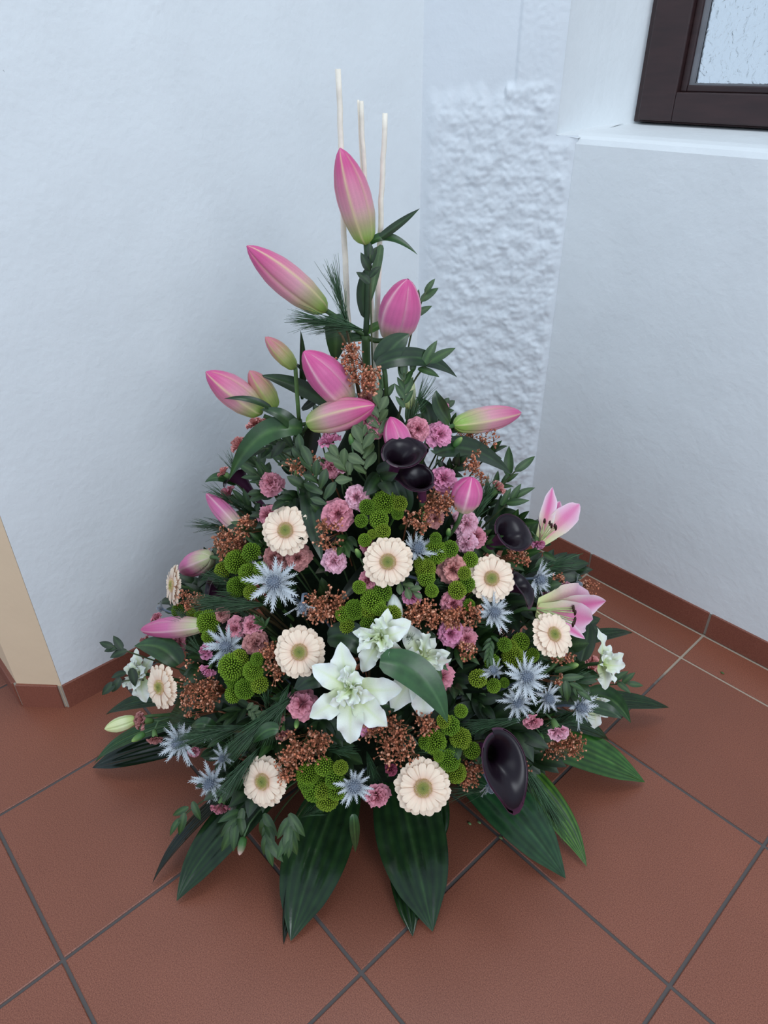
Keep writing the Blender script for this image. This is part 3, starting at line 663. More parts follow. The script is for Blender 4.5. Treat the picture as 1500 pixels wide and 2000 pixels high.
def green_bud(u, v, r, label, fc, tip=(150, 176, 96)):
    P = pos(u, v, .01); R_ = px(P, r); ax = facing(P, fc); root, b = start('carnation_bud', label, 'flower bud', P, 'closed green carnation buds')
    add_stem(root, b, P - ax * R_, ax, .0012, (84, 112, 74)); n = 10; V = []; Cc = []
    for (rr, z) in ((.1, -1), (.42, -.8), (.5, -.2), (.42, .4), (.22, .85), (.03, 1.0)):
        for j in range(n): V.append((rr*math.cos(2*PI*j/n), rr*math.sin(2*PI*j/n), z)); Cc.append(mix(lin((70, 112, 56)), lin(tip), max(0, z) ** 1.5))
    Fc = [(i*n+j, i*n+(j+1)%n, (i+1)*n+(j+1)%n, (i+1)*n+j) for i in range(5) for j in range(n)]
    link('bud', mesh('bud', V, Fc, M_STEM, Cc), root, M=basis(ax, None, P - b, R_))
for a in [(472, 1652, 17, 'green carnation bud with pale pink tip hanging down at the front left', (-.2, -.9, .3), (240, 200, 190)),
          (894, 863, 13, 'green carnation bud under the right-pointing lily bud', (.6, .6, .4)), (699, 1080, 12, 'green carnation bud left of the middle gerbera', (-.3, .7, .6)),
          (904, 1287, 10, 'small green carnation bud below the ruffled pink carnation at centre right', (.3, .1, .9)), (579, 1415, 11, 'green carnation bud under the round pink carnation beside the white lily', (0, -.4, .8)),
          (1057, 1442, 11, 'green carnation bud on copper spray at lower right', (.1, -.6, .7)), (270, 1440, 14, 'plump green carnation bud at lower left by the dusty carnations', (-.7, -.4, .4)),
          (579, 930, 12, 'green carnation bud right of the round deep pink carnation', (0, .9, .3)), (876, 1039, 11, 'green carnation bud left of the three pale carnations', (0, .6, .7)),
          (686, 858, 12, 'green carnation bud among the stems under the horizontal lily bud', (-.1, .9, .3)), (828, 1010, 12, 'green carnation bud in the copper spray under the callas', (0, .9, .3)), (1115, 1300, 16, 'green calyx bud left of the far right white lily', (.8, .2, .5))]:
    green_bud(*a)

# ------------------------------------------------------------------ chrysanthemum sprays
def chrys(label, heads, off=.012):
    c = np.mean([pos(u, v, 0) for u, v, r in heads], axis=0)
    root, b = start('chrysanthemum_spray', label, 'chrysanthemum', c, 'lime green pompom chrysanthemums')
    hub = b + (c - b) * .45; V, Fc = tube_data([b - b, hub - b], .0026, 6); parts = [(V, Fc)]
    for k, (u, v, r) in enumerate(heads):
        P = pos(u, v, off + rng.uniform(-.006, .006)); R_ = px(P, r) * 1.13; ax = nrm(facing(P, None) + rng.uniform(-.2, .2, 3))
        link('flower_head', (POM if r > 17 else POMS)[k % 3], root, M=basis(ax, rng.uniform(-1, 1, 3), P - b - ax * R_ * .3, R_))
        parts.append(tube_data(bez([hub - b, (hub + P) / 2 - b - ax * .01, P - b - ax * R_ * .9], 6), .0013, 5))
    V, Fc = merge(parts); link('stem', mesh('stem', V, Fc, M_STEM, [lin((70, 104, 46))] * len(V)), root)
chrys('lime green pompom chrysanthemums in the upper centre below the black callas', [(752,981,21),(716,990,14),(780,983,14),(741,1015,17),(705,1017,12),(747,1038,14),(712,1055,12),(777,1003,11),(726,1044,9)])
chrys('lime green pompom chrysanthemums right of the middle gerbera', [(853,1080,21),(879,1073,15),(831,1112,18),(834,1128,16),(852,1052,11),(822,1100,12)])
chrys('lime green pompom chrysanthemums left of the right gerbera', [(920,1093,14),(913,1141,15),(894,1152,16),(844,1154,12),(917,1182,11),(908,1120,12)])
chrys('lime green pompom chrysanthemums above the white lilies', [(729,1174,22),(748,1158,17),(767,1200,15),(702,1147,12),(719,1218,15),(678,1223,14),(670,1200,14),(693,1190,18),(720,1192,15),(741,1190,13)])
chrys('lime green pompom chrysanthemums left of the large silver thistle', [(459,1096,21),(488,1078,17),(432,1114,15),(483,1120,19),(459,1147,18),(488,1156,13),(507,1112,13)])
chrys('lime green pompom chrysanthemums at the base of the dark pink left bud', [(404,1216,21),(345,1193,12),(372,1197,9),(406,1243,12),(388,1204,10)])
chrys('lime green pompom chrysanthemums below the left thistle', [(450,1303,24),(455,1324,20),(466,1287,16),(493,1310,18),(476,1346,18),(505,1338,16),(452,1358,15),(500,1288,12)])
chrys('lime green pompom chrysanthemums at right above the thistle cluster', [(1018,1254,16),(987,1259,13),(1004,1283,20),(1041,1281,13),(963,1293,14),(934,1326,16),(966,1340,13),(986,1334,9),(1000,1262,11)])
chrys('lime green pompom chrysanthemums left of the large lower calla', [(901,1389,12),(879,1418,17),(900,1444,19),(922,1467,15),(879,1486,19),(891,1509,18),(849,1451,21),(832,1451,13),(868,1408,13),(858,1478,10)])
chrys('lime green pompom chrysanthemums lowest at the front left of the thistle', [(600,1515,20),(613,1541,23),(637,1560,21),(632,1499,17),(653,1523,17),(665,1500,13),(656,1546,16),(598,1532,15),(628,1545,15)])
chrys('small lime green pompoms behind the half-open pink lily at far right', [(1134,1224,9),(1128,1236,8),(1110,1190,8)], 0)

# ------------------------------------------------------------------ silver thistles
def thistle(u, v, r, fc, label, el=.35, n=15, arc=None, off=.02, cone=1.0):
    P = pos(u, v, off); R_ = px(P, r); ax = facing(P, fc); root, b = start('sea_holly', label, 'thistle', P, 'silver-blue sea holly thistles')
    M0 = basis(ax, RT, P - b); add_stem(root, b, P, ax, .002, (120, 134, 150))
    link('cone', T_CONE, root, M=M0 @ Matrix.Scale(R_ * cone, 4))
    for k in range(n):
        a = 2*PI*k/n + rng.uniform(-.14, .14); e_ = el + rng.uniform(-.22, .22); s = R_ * rng.uniform(.72, 1.12)
        link('bract', BRACT[k % 3], root, M=M0 @ Matrix.Rotation(a, 4, 'Z') @ Matrix.Rotation(-e_, 4, 'Y') @ Matrix.Rotation(rng.uniform(-.4, .4), 4, 'X') @ Matrix.Scale(s, 4))
    for k in range(9):
        a = 2*PI*k/9 + .3 + rng.uniform(-.1, .1); s = R_ * rng.uniform(.42, .6)
        link('bract', BRACT[k % 3], root, M=M0 @ Matrix.Rotation(a, 4, 'Z') @ Matrix.Rotation(-el - .35, 4, 'Y') @ Matrix.Scale(s, 4))
for a in [
 (537, 1138, 62, (-.05, .15, 1), 'largest silver-blue thistle, facing forward left of the middle under the upper left gerbera', .25, 16, None, .035),
 (590, 1178, 38, (.1, -.9, .5), 'small silver thistle hanging below right of the largest thistle', .5, 9),
 (812, 1078, 50, (.35, .7, .6), 'silver-blue thistle behind the upper right of the middle gerbera', .6, 14, None, .0),
 (815, 1130, 24, (.7, -.3, .5), 'small silver thistle under the right edge of the middle gerbera', .4, 8, None, -.01),
 (962, 1197, 47, (.3, .2, .9), 'silver-blue thistle directly below the right gerbera', .3, 14),
 (1046, 1130, 44, (.75, -.1, .6), 'silver-blue thistle right of the folded purple calla', .4, 13, None, .01),
 (446, 1262, 50, (-.25, .1, .9), 'silver-blue thistle at left partly covered by carnations', .2, 13, None, .0),
 (1025, 1325, 52, (.2, .4, .8), 'silver-blue thistle, uppermost of the cluster at lower right', .35, 15, None, .035),
 (1010, 1368, 42, (-.1, -.2, .9), 'silver-blue thistle at the lower left of the right-hand cluster', .35, 12, None, .015),
 (1068, 1360, 42, (.3, -.3, .8), 'silver-blue thistle in the middle of the right-hand cluster', .3, 12, None, .02),
 (1127, 1380, 46, (.6, .0, .7), 'silver-blue thistle farthest right, beside the white lily petal', .4, 15, None, .02),
 (354, 1448, 48, (-.35, .0, .9), 'silver-blue thistle at lower left in front of the dark leaf', .25, 15, None, .02),
 (414, 1527, 46, (-.3, -.1, .9), 'silver-blue thistle lowest on the left above a pink carnation', .25, 14, None, .02),
 (691, 1535, 46, (.15, .25, .9), 'silver-blue thistle at the front centre between green pompoms and pink carnation', .5, 13, None, .02, 1.25),
 (404, 1433, 20, (0, .2, .9), 'small silver thistle right of the lower left thistle', .4, 8, None, -.005),
 (437, 1480, 30, (-.2, .1, .9), 'greyish thistle behind the pine needles at lower left', .3, 10, None, -.01),
 (955, 1530, 34, (.3, -.85, .4), 'silver thistle hanging out below the large lower calla', .5, 8),
 (1122, 1145, 28, (.8, .3, .3), 'silver thistle at the right edge beside the peach carnation bud', .5, 9, None, 0),
 (318, 1190, 22, (-.9, .3, .2), 'pale silver thistle at the far left against the wall', .5, 8, None, 0),
 (968, 1312, 34, (-.6, .5, .6), 'silver thistle reaching left above the right-hand cluster', .5, 9, None, .02)]:
    thistle(*a)

# ------------------------------------------------------------------ copper sprays
def copper(u, v, ru, rv, label, n=90, off=.012, loose=False):
    n = int(n * 1.3); P = pos(u, v, off); Ru, Rv = px(P, ru) * 1.08, px(P, rv) * 1.08; root, b = start('copper_spray', label, 'dried spray', P, 'copper coloured dried baby\'s breath')
    bt = P - outward(P) * .045; parts = [tube_data(bez([b - b, (b + bt) / 2 - b, bt - b], 5), .0012, 5)]; BV = []; BF = []; BC = []
    hubs = []
    for k in range(max(5, n // 9)):
        q = rng.uniform(-1, 1, 3); q /= max(1, np.linalg.norm(q)); h = P + RT * q[0] * Ru * .75 + UP * q[1] * Rv * .75 - FW * q[2] * min(Ru, Rv) * .6; hubs.append(h)
        parts.append(tube_data(bez([bt - b, (bt + h) / 2 - b + rng.uniform(-.004, .004, 3), h - b], 4), .00055, 3))
    for k in range(n):
        h = hubs[k % len(hubs)]; q = nrm(rng.normal(size=3)) * rng.uniform(.3, 1.0) * min(.016, .45 * max(Ru, Rv)); c = h + q
        parts.append(tube_data([h - b, c - b], .0004, 3)); rr = rng.uniform(.0011, .0020); col = lin((198, 122, 90)) if k % 4 else lin((228, 166, 136)); col = col * rng.uniform(.6, 1.15)
        for m_ in range(2):
            o = len(BV); cc = c - b + (rng.uniform(-1, 1, 3) * rr * .8 if m_ else 0); BV += [cc + s * rr * (1 if m_ == 0 else .7) * rng.uniform(.8, 1.2) for s in ICO]; BF += [tuple(o + i for i in f) for f in ICF]; BC += [col * (1.0 if m_ == 0 else 1.15)] * 12
    V, Fc = merge(parts); tag(link('twigs', mesh('twigs', V, Fc, M_STEM, [lin((150, 96, 66))] * len(V)), root), kind='stuff')
    tag(link('berries', mesh('berries', BV, BF, M_COP, BC, smooth=False), root), kind='stuff')
for a in [
 (684, 700, 22, 36, 'copper dried spray highest, right of the broad bent leaf', 110), (716, 745, 34, 32, 'copper dried spray below the highest one, above the horizontal bud', 150),
 (935, 850, 48, 34, 'loose copper dried spray under the right-pointing lily bud against the rough wall', 130), (920, 902, 28, 26, 'copper dried spray over the dark leaf at upper right', 80), (940, 938, 18, 18, 'small copper dried spray beside the pointed pink bud at right', 40),
 (598, 908, 48, 18, 'loose copper dried spray above the round deep pink carnation', 80), (860, 985, 50, 24, 'copper dried spray stretching below the two black callas', 150), (815, 1018, 30, 26, 'copper dried spray above the thistle behind the middle gerbera', 80),
 (446, 1062, 34, 34, 'dense copper dried spray above the left pompoms', 190), (476, 1026, 20, 28, 'copper dried spray right of the half-open bud at upper left', 80), (644, 1042, 26, 34, 'thin copper dried spray between the two upper gerberas', 80),
 (636, 1184, 48, 30, 'dense copper dried spray right of the largest thistle', 210), (815, 1196, 36, 24, 'dense copper dried spray above right of the white lilies', 150), (862, 1212, 34, 26, 'dense copper dried spray beneath the middle right pink carnation', 150), (912, 1203, 30, 26, 'dense copper dried spray left of the thistle under the right gerbera', 140),
 (372, 1172, 28, 24, 'copper dried spray right of the edge-on gerbera', 110), (392, 1355, 48, 32, 'large copper dried spray between the lower left gerbera and the pompoms', 210), (380, 1308, 18, 22, 'small copper dried spray above the large lower left one', 40),
 (534, 1290, 24, 40, 'copper dried spray left of the gerbera next to the white lily', 130), (376, 1397, 14, 8, 'tiny copper dried spray under the large lower left one', 20), (596, 1455, 52, 30, 'large copper dried spray above the lowest pompoms', 220), (560, 1495, 26, 34, 'copper dried spray right of the lower left gerbera', 110),
 (750, 1425, 52, 30, 'loose copper dried spray under the white lily', 130), (775, 1465, 46, 34, 'loose copper dried spray above the large front gerbera', 130), (832, 1412, 30, 22, 'copper dried spray under the tip of the long green leaf', 80),
 (924, 1515, 28, 30, 'copper dried spray between pompoms and large lower calla', 130), (1098, 1452, 48, 26, 'dense copper dried spray at lower right above the broad leaf', 220, .0), (1088, 1326, 13, 14, 'tiny copper dried spray behind the right thistle cluster', 30),
 (1153, 1153, 24, 18, 'copper dried spray at the far right over the floor', 60), (1085, 1133, 20, 16, 'copper dried spray left of the peach carnation bud at right', 50), (1014, 1090, 26, 14, 'copper dried spray under the right-hand black calla', 80), (914, 1272, 18, 20, 'copper dried spray below the ruffled carnations at right centre', 60),
 (1020, 1490, 12, 40, 'thin copper dried spray right of the large lower calla', 40), (1100, 1284, 26, 12, 'copper dried spray below the tilted gerbera at right', 50), (700, 1300, 30, 16, 'sparse copper dried spray behind the white lily', 30)]:
    copper(*a)

# ------------------------------------------------------------------ callas
def calla(mu, tu, L, W, axd, tip, label, off=.03, sx=1.0):
    P = pos(*mu, off); ax = cam2w(*axd); S = px(P, W) / .55; root, b = start('calla_lily', label, 'calla lily', P, 'near-black purple callas')
    M0 = basis(ax, cam2w(*tip), P - b); SL = px(P, L)
    add_stem(root, b, P - ax * SL * .95, ax, .0045, (74, 96, 56))
    link('spathe', CALLA, root, M=M0 @ Matrix.Diagonal((S * sx, S, SL, 1)))
calla((778, 893), 0, 60, 40, (.22, .60, .75), (.75, .6, .1), 'upper near-black calla with round open cup at the top centre', .035, 1.1)
calla((822, 940), 0, 55, 37, (-.10, .65, .75), (-.75, .5, .1), 'near-black calla just below right of the upper one', .03)
calla((990, 1045), 0, 62, 42, (.55, .45, .7), (1, .25, .0), 'near-black calla on the right beside the open pink lily', .035)
calla((1010, 1140), 0, 60, 34, (.72, .42, .5), (.3, -.9, .3), 'folded plum calla overlapping the right gerbera', .02)
calla((975, 1478), 0, 66, 50, (.40, .10, .9), (.25, -1, -.1), 'large dark calla hanging low at the lower right', .045, 1.45)
calla((470, 935), 0, 70, 26, (-.6, .75, .1), (-.6, -.2, .6), 'dark purple calla seen from behind under the arching leaf at upper left', .0)
calla((412, 1158), 0, 55, 26, (-.75, .35, .4), (.3, .9, .2), 'small plum calla in profile at left below the pompoms', .0)

# ------------------------------------------------------------------ leaves helper in pixels
def P3(q):      # (u, v, off) on the bouquet surface, or (u, v, 'f', z) above the floor, or a ready 3D point
    if isinstance(q, np.ndarray): return q
    if len(q) == 4: return fl(q[0], q[1], q[3])
    return pos(q[0], q[1], q[2] if len(q) > 2 else 0.0)
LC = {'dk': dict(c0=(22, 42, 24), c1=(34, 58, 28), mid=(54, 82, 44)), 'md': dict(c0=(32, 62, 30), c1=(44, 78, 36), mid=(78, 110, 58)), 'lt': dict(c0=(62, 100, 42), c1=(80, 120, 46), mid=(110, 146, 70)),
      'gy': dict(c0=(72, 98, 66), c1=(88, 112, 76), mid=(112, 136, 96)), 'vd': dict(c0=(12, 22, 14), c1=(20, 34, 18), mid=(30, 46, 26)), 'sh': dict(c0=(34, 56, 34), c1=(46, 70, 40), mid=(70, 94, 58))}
def leaf_obj(name, pts, wpx, col, parent=None, org=None, N=None, m=None, **k):
    Q = [P3(q) for q in pts]; c = bez(Q, k.pop('n', 18)); w_ = px(c[len(c)//2], wpx)
    if N is None: N = nrm(-ray_to(c[len(c)//2]) + np.array([0, 0, .6]))
    o = org if org is not None else c[0]
    V, Fc, Cc = leaf_data(c - o, w_, N, **{**LC[col], **k})
    me = mesh(name, V, Fc, m or M_LEAF, Cc)
    return link(name, me, parent, (0, 0, 0) if parent else o)

# ------------------------------------------------------------------ pink lily stems with buds
def bud_on(root, b, base, tip, wpx, kind, roll=None):
    B = P3(base); T_ = P3(tip); L = np.linalg.norm(T_ - B); ax = nrm(T_ - B); W = px(B, wpx)
    M = basis(ax, None, B - b) @ Matrix.Rotation(rng.uniform(0, 2) if roll is None else roll, 4, 'Z') @ Matrix.Diagonal((W, W, L, 1)); link('bud', BUD[kind], root, M=M)
def stem_on(root, b, pts, r, col=(66, 94, 52), rr=None):
    Q = bez([P3(p) for p in pts], 12) - b; V, Fc = tube_data(Q, r, 8); link('stem', mesh('stem', V, Fc, M_STEM, [lin(col)] * len(V)), root)
def at_axis(u, v, dz=0.0):   # point in the vertical plane through the bouquet axis facing the viewer
    n = np.array([FW[0], FW[1], 0]); n /= np.linalg.norm(n); d = ray(u, v); t = (n[:2] @ (AX - CAM[:2])) / (n[:2] @ d[:2]) + dz; return CAM + d * t
A_ = at_axis
b = A_(716, 760); root = thing('budding_lily', 'tall central lily stem with three large pink-green buds at the top', 'lily', b, 'pink lily stems in bud')
stem_on(root, b, [b, A_(716, 700), A_(714, 655)], .0062); stem_on(root, b, [A_(714, 655), A_(722, 560), A_(716, 476)], .0042, (52, 74, 50))
stem_on(root, b, [A_(714, 655), A_(690, 640), A_(636, 606)], .0036); stem_on(root, b, [A_(714, 655), A_(730, 672), A_(762, 662)], .0036)
bud_on(root, b, A_(716, 478), A_(664, 289, .0), 33, 'green', .5); bud_on(root, b, A_(638, 608), A_(482, 480, -.01), 31, 'green', 1.3); bud_on(root, b, A_(765, 664), A_(797, 545, -.02), 39, 'pink', .9)
for pts, w_, c in [([A_(716, 480), A_(755, 438), A_(816, 498)], 9, 'md'), ([A_(745, 478), A_(735, 520), A_(722, 600)], 9, 'gy'), ([A_(735, 470), A_(778, 440), A_(820, 407)], 9, 'dk'),
                   ([A_(715, 620), A_(700, 560), A_(722, 515)], 13, 'dk'), ([A_(655, 614, -.02), A_(660, 650, -.04), A_(653, 712, -.03)], 22, 'md'), ([A_(714, 650), A_(735, 635), A_(772, 625)], 9, 'lt'), ([A_(712, 660), A_(690, 655), A_(648, 672)], 10, 'sh')]:
    leaf_obj('leaf', pts, w_, c, root, b, fold=.25)
b = A_(592, 900, -.03); root = thing('budding_lily', 'left lily stem carrying six pink and green buds above the arching leaf', 'lily', b, 'pink lily stems in bud')
q = lambda u, v, d=-.04: A_(u, v, d)
stem_on(root, b, [b, q(588, 860), q(584, 820)], .0045); stem_on(root, b, [q(584, 820), q(580, 770), q(577, 718)], .003, (96, 126, 72)); stem_on(root, b, [q(588, 850), q(595, 835, -.07), q(604, 830, -.10)], .003)
stem_on(root, b, [q(586, 830), q(560, 830), q(515, 812)], .003); stem_on(root, b, [q(586, 825), q(570, 815), q(538, 798)], .0028); stem_on(root, b, [q(586, 830), q(650, 820, -.06), q(680, 786, -.08)], .003)
bud_on(root, b, q(577, 720), q(518, 658), 17, 'young'); bud_on(root, b, q(682, 787, -.08), q(593, 686, -.10), 35, 'pink', .3); bud_on(root, b, q(600, 828, -.10), q(732, 791, -.13), 31, 'green', 1.1)
bud_on(root, b, q(512, 808), q(402, 726), 30, 'green', .8); bud_on(root, b, q(538, 799, -.02), q(487, 724, -.02), 22, 'young'); bud_on(root, b, q(552, 832, -.03), q(545, 810, -.03), 10, 'white')
for pts, w_, c in [([q(590, 838, -.08), q(500, 815, -.10), q(447, 938, -.09)], 24, 'md'), ([q(645, 792, -.03), q(580, 745, -.02), q(507, 733, -.02)], 17, 'dk'), ([q(530, 798, -.07), q(490, 772, -.08), q(437, 779, -.08)], 7, 'dk'),
                   ([q(585, 852, -.07), q(560, 800, -.09), q(508, 800, -.07)], 14, 'sh'), ([q(590, 800, -.0), q(660, 760, 0), q(560, 700, 0)], 10, 'vd'), ([q(600, 900), q(610, 850), q(622, 790)], 16, 'vd'), ([q(590, 780, 0), q(595, 700, 0), q(587, 645, 0)], 7, 'dk')]:
    leaf_obj('leaf', pts, w_, c, root, b, fold=.25)
def single_bud(base, tip, w_, kind, label, roll=None, leaves=()):
    B = P3(base); root, b = start('lily_bud', label, 'lily', B, 'single lily buds'); ax = nrm(P3(tip) - B); add_stem(root, b, B, ax, .0032); bud_on(root, b, base, tip, w_, kind, roll)
single_bud((886, 831, .0), (1018, 806, .02), 26, 'green', 'pink lily bud pointing right at the top right against the rough wall', 1.0)
single_bud((788, 893, .0), (762, 814, .01), 26, 'pink', 'pink lily bud standing behind the upper black calla', .2)
single_bud((903, 998, .02), (922, 932, .06), 30, 'pink', 'pointed pink lily bud right of the lower black calla', .7)
single_bud((412, 1088, .0), (354, 1114, .02), 25, 'pink', 'pink lily bud above the edge-on gerbera at left', .4)
single_bud((400, 1222, .01), (275, 1230, .05), 22, 'pink', 'long deep pink lily bud pointing left above the white lily', .6)
single_bud((266, 1404, .0), (204, 1424, .02), 14, 'white', 'closed greenish white lily bud at the lower left edge', .2)
single_bud((476, 1042, .0), (403, 964, .02), 19, 'pink', 'slender pink lily bud at the upper left edge under pale carnations', 1.4)
single_bud((800, 800, -.03), (793, 722, -.03), 15, 'white', 'small pale green lily bud among leaves at the upper right of the copper spray', .4)
single_bud((748, 708, -.02), (742, 680, -.02), 12, 'young', 'small pink bud behind the central lily stem', .4)
single_bud((772, 1225, -.01), (768, 1160, .0), 17, 'pure', 'closed white lily bud behind the lime pompoms above the white lilies', .4)
single_bud((1090, 1290, .0), (1105, 1268, .0), 9, 'green', 'tiny pink-green bud under the tilted gerbera at right', .4)

# open pink lilies
def stamens(root, b, C0, ax, L, n=6, col=(60, 30, 22)):
    for k in range(n):
        d = nrm(ax + .35 * np.array([math.cos(k*1.05) , math.sin(k*1.05), .3])); e_ = C0 + d * L
        V, Fc = tube_data(bez([C0 - b, C0 + d * L * .5 - b, e_ - b], 5), .0008, 5); s_ = link('stamen', mesh('stamen', V, Fc, M_STEM, [lin((176, 190, 130))] * len(V)), root)
        V = [s * np.array([.0022, .0022, .006]) + (e_ - b) for s in ICO]; link('anther', mesh('anther', V, ICF, M_STEM, [lin(col)] * 12), s_)
def pink_lily(base, petals, L, st, label):
    B = P3(base); root, b = start('pink_lily', label, 'lily', B, 'opening pink lilies'); ax = None
    add_stem(root, b, B, cam2w(*st), .003)
    for k, (tu, tv, off, w_) in enumerate(petals):
        T_ = pos(tu, tv, off); d = T_ - B; Ls = np.linalg.norm(d); d = d / Ls
        N = nrm(-ray_to(B) * .5 + cam2w(*st) * (.2 if k % 2 else .9) + rng.uniform(-.2, .2, 3)); Y = nrm(np.cross(N, d)); X = d; Z = np.cross(X, Y)
        tilt = Matrix.Rotation(.73, 4, 'Y')
        Mx = Matrix(((X[0], Y[0], Z[0], (B-b)[0]), (X[1], Y[1], Z[1], (B-b)[1]), (X[2], Y[2], Z[2], (B-b)[2]), (0, 0, 0, 1)))
        link('petal', PLP[k % 2], root, M=Mx @ tilt @ Matrix.Diagonal((Ls * 1.02, Ls * w_, Ls, 1)))
    stamens(root, b, B, cam2w(*st), L * .72)
pink_lily((1052, 1062, .0), [(1070, 958, .03, .75), (1130, 986, .05, .8), (1042, 1008, .02, .6), (1108, 1018, .0, .7), (1088, 990, .0, .9)], .05, (.5, .8, .1), 'open pink and white lily with dark stamens at the right edge against the wall')
pink_lily((1048, 1190, .01), [(1166, 1166, .05, .8), (1156, 1208, .05, 1.3), (1132, 1248, .03, .6), (1150, 1186, .02, 1.2)], .075, (1, -.25, .1), 'half-open pink lily pointing right above the tilted gerbera')

# white double lilies
def white_lily(u, v, R, ax, petals, inner, label, off=.03, closed=False):
    P = pos(u, v, off); root, b = start('white_lily', label, 'lily', P, 'white double lilies'); A = facing(P, ax); add_stem(root, b, P, A, .003)
    for k, (tu, tv, wf, ln) in enumerate(petals):
        t0 = P + RT * px(P, tu - u) - UP * px(P, tv - v); d = t0 - P; Ls = np.linalg.norm(d) * ln; d = nrm(d - A * (d @ A) * .6); Y = nrm(np.cross(A, d)); Z = np.cross(d, Y)
        Mx = Matrix(((d[0], Y[0], Z[0], (P-b)[0]), (d[1], Y[1], Z[1], (P-b)[1]), (d[2], Y[2], Z[2], (P-b)[2]), (0, 0, 0, 1)))
        link('petal', WL[k % 2], root, M=Mx @ Matrix.Rotation(.42 + rng.uniform(-.08, .08), 4, 'Y') @ Matrix.Rotation(rng.uniform(-.25, .25), 4, 'X') @ Matrix.Diagonal((Ls * 1.12, Ls * wf * 1.12, Ls, 1)))
    M0 = basis(A, RT, P - b + A * px(P, R) * .08)
    for k in range(inner):
        a = k * 2.4 + rng.uniform(-.3, .3); s = px(P, R) * rng.uniform(.40, .70)
        link('petal', WL[2 if k % 2 else 1], root, M=M0 @ Matrix.Rotation(a, 4, 'Z') @ Matrix.Rotation(rng.uniform(-.25, .12), 4, 'Y') @ Matrix.Rotation(rng.uniform(-.9, .9), 4, 'X') @ Matrix.Diagonal((s, s * 1.2, s, 1)))
white_lily(686, 1345, 80, (-.1, .1, 1), [(672, 1258, 1.25, 1), (608, 1308, 1.1, 1), (605, 1392, 1.15, 1), (680, 1450, 1.0, 1), (758, 1408, 1.25, 1), (782, 1345, 1.1, 1)], 12, 'largest white double lily, open flat at the front centre', .045)
white_lily(745, 1248, 92, (-.05, .3, 1), [(690, 1236, 1, 1), (712, 1312, 1.1, 1), (752, 1190, 1, 1), (800, 1212, 1.2, 1), (790, 1300, 1.2, 1)], 13, 'white double lily with curled centre behind the lowest green pompoms', .03)
white_lily(822, 1285, 90, (.2, .2, 1), [(876, 1270, 1.2, 1), (800, 1218, 1.2, 1), (775, 1388, 1.0, 1), (822, 1398, 1.1, 1), (858, 1330, 1.3, 1), (850, 1240, 1.1, 1)], 9, 'white double lily at the right, partly behind the long green leaf', .005)
white_lily(278, 1316, 64, (-.35, .2, .9), [(262, 1270, 1.1, 1), (243, 1300, 1.1, 1), (250, 1345, 1.1, 1), (285, 1370, 1.4, 1), (300, 1280, 1.2, 1)], 12, 'white double lily at the far left behind a cream gerbera', .0)
white_lily(1172, 1296, 70, (.4, .1, .9), [(1160, 1230, .8, 1), (1200, 1265, 1.1, 1), (1222, 1278, 1.1, 1), (1205, 1310, 1.1, 1), (1180, 1345, 1.6, 1)], 4, 'white lily with green-striped petals at the far right', .02)
white_lily(1150, 1372, 50, (.4, -.2, .8), [(1198, 1398, 1.5, 1), (1172, 1425, 1.2, 1), (1190, 1375, 1.2, 1)], 2, 'white lily low at the far right behind the last thistle', .0)

# ------------------------------------------------------------------ big floor leaves
def floor_leaf(label, bp, tp, w_, col, zt=.008, zm=.05, zb=.07, midshift=(0, 0), roll=0.0, group='broad leaves fanned out on the floor', **k):
    T_ = fl(*tp, zt); B0 = fl(*bp, zb); d = B0 - T_; ax3 = np.array([AX[0], AX[1], .06]); B = B0 * .55 + ax3 * .45 if np.linalg.norm((B0 - ax3)[:2]) > .16 else B0
    Mi = (B0 * .6 + T_ * .4); Mi[2] = zm * 1.6; Mi = Mi + RT * midshift[0] - np.array([FW[0], FW[1], 0]) * midshift[1]
    o = B; N = np.array([0, 0, 1.0]); S = nrm(np.cross(nrm(T_ - B), N)); N = nrm(N * math.cos(roll) + S * math.sin(roll)); c = bez([B, Mi, T_], 30)
    V, Fc, Cc = leaf_data(c - o, px(c[15], w_), N, nv=25, pleat=k.pop('pleat', .0018), fold=k.pop('fold', .12), a=k.pop('a', 1.15), b=k.pop('b', .85), **{**LC[col], **k})
    V = [v if v[2] + o[2] > .0012 else np.array([v[0], v[1], .0012 - o[2]]) for v in V]
    ob = link('broad_leaf', mesh('broad_leaf', V, Fc, M_BIG, Cc), None, o); tag(ob, label, 'leaf', group)
floor_leaf('very dark narrow leaf on the floor at lower left, pointing down', (400, 1560), (297, 1727), 26, 'vd', roll=.5)
floor_leaf('broad dark leaf with small yellow fleck on the floor, second from left at the front', (455, 1590), (345, 1760), 46, 'dk', a=1.0)
floor_leaf('very dark folded leaf pointing straight down left of the glossy front leaf', (568, 1640), (554, 1845), 22, 'vd', roll=-.9, zm=.03)
floor_leaf('wide glossy pleated leaf at the front, left of centre', (640, 1590), (568, 1838), 64, 'dk', roll=-.15)
floor_leaf('wide glossy pleated leaf at the front, below the large gerbera', (780, 1570), (845, 1820), 68, 'dk', roll=.15)
floor_leaf('dark leaf half hidden under the front right glossy leaf', (785, 1680), (806, 1829), 30, 'dk', zm=.012, zb=.02)
floor_leaf('long blue-green leaf under the large lower calla pointing to lower right', (945, 1530), (1105, 1716), 56, 'md', c0=(28, 58, 36), c1=(42, 76, 44), mid=(58, 96, 58))
floor_leaf('narrow yellow-green variegated leaf with curled tip at lower right', (1040, 1480), (1146, 1693), 30, 'lt', c0=(30, 66, 30), c1=(86, 122, 48), mid=(104, 140, 60), roll=.4)
floor_leaf('wide green striped leaf pointing right at lower right', (1060, 1440), (1260, 1528), 52, 'lt', c0=(36, 74, 34), c1=(66, 108, 46), mid=(90, 130, 60))
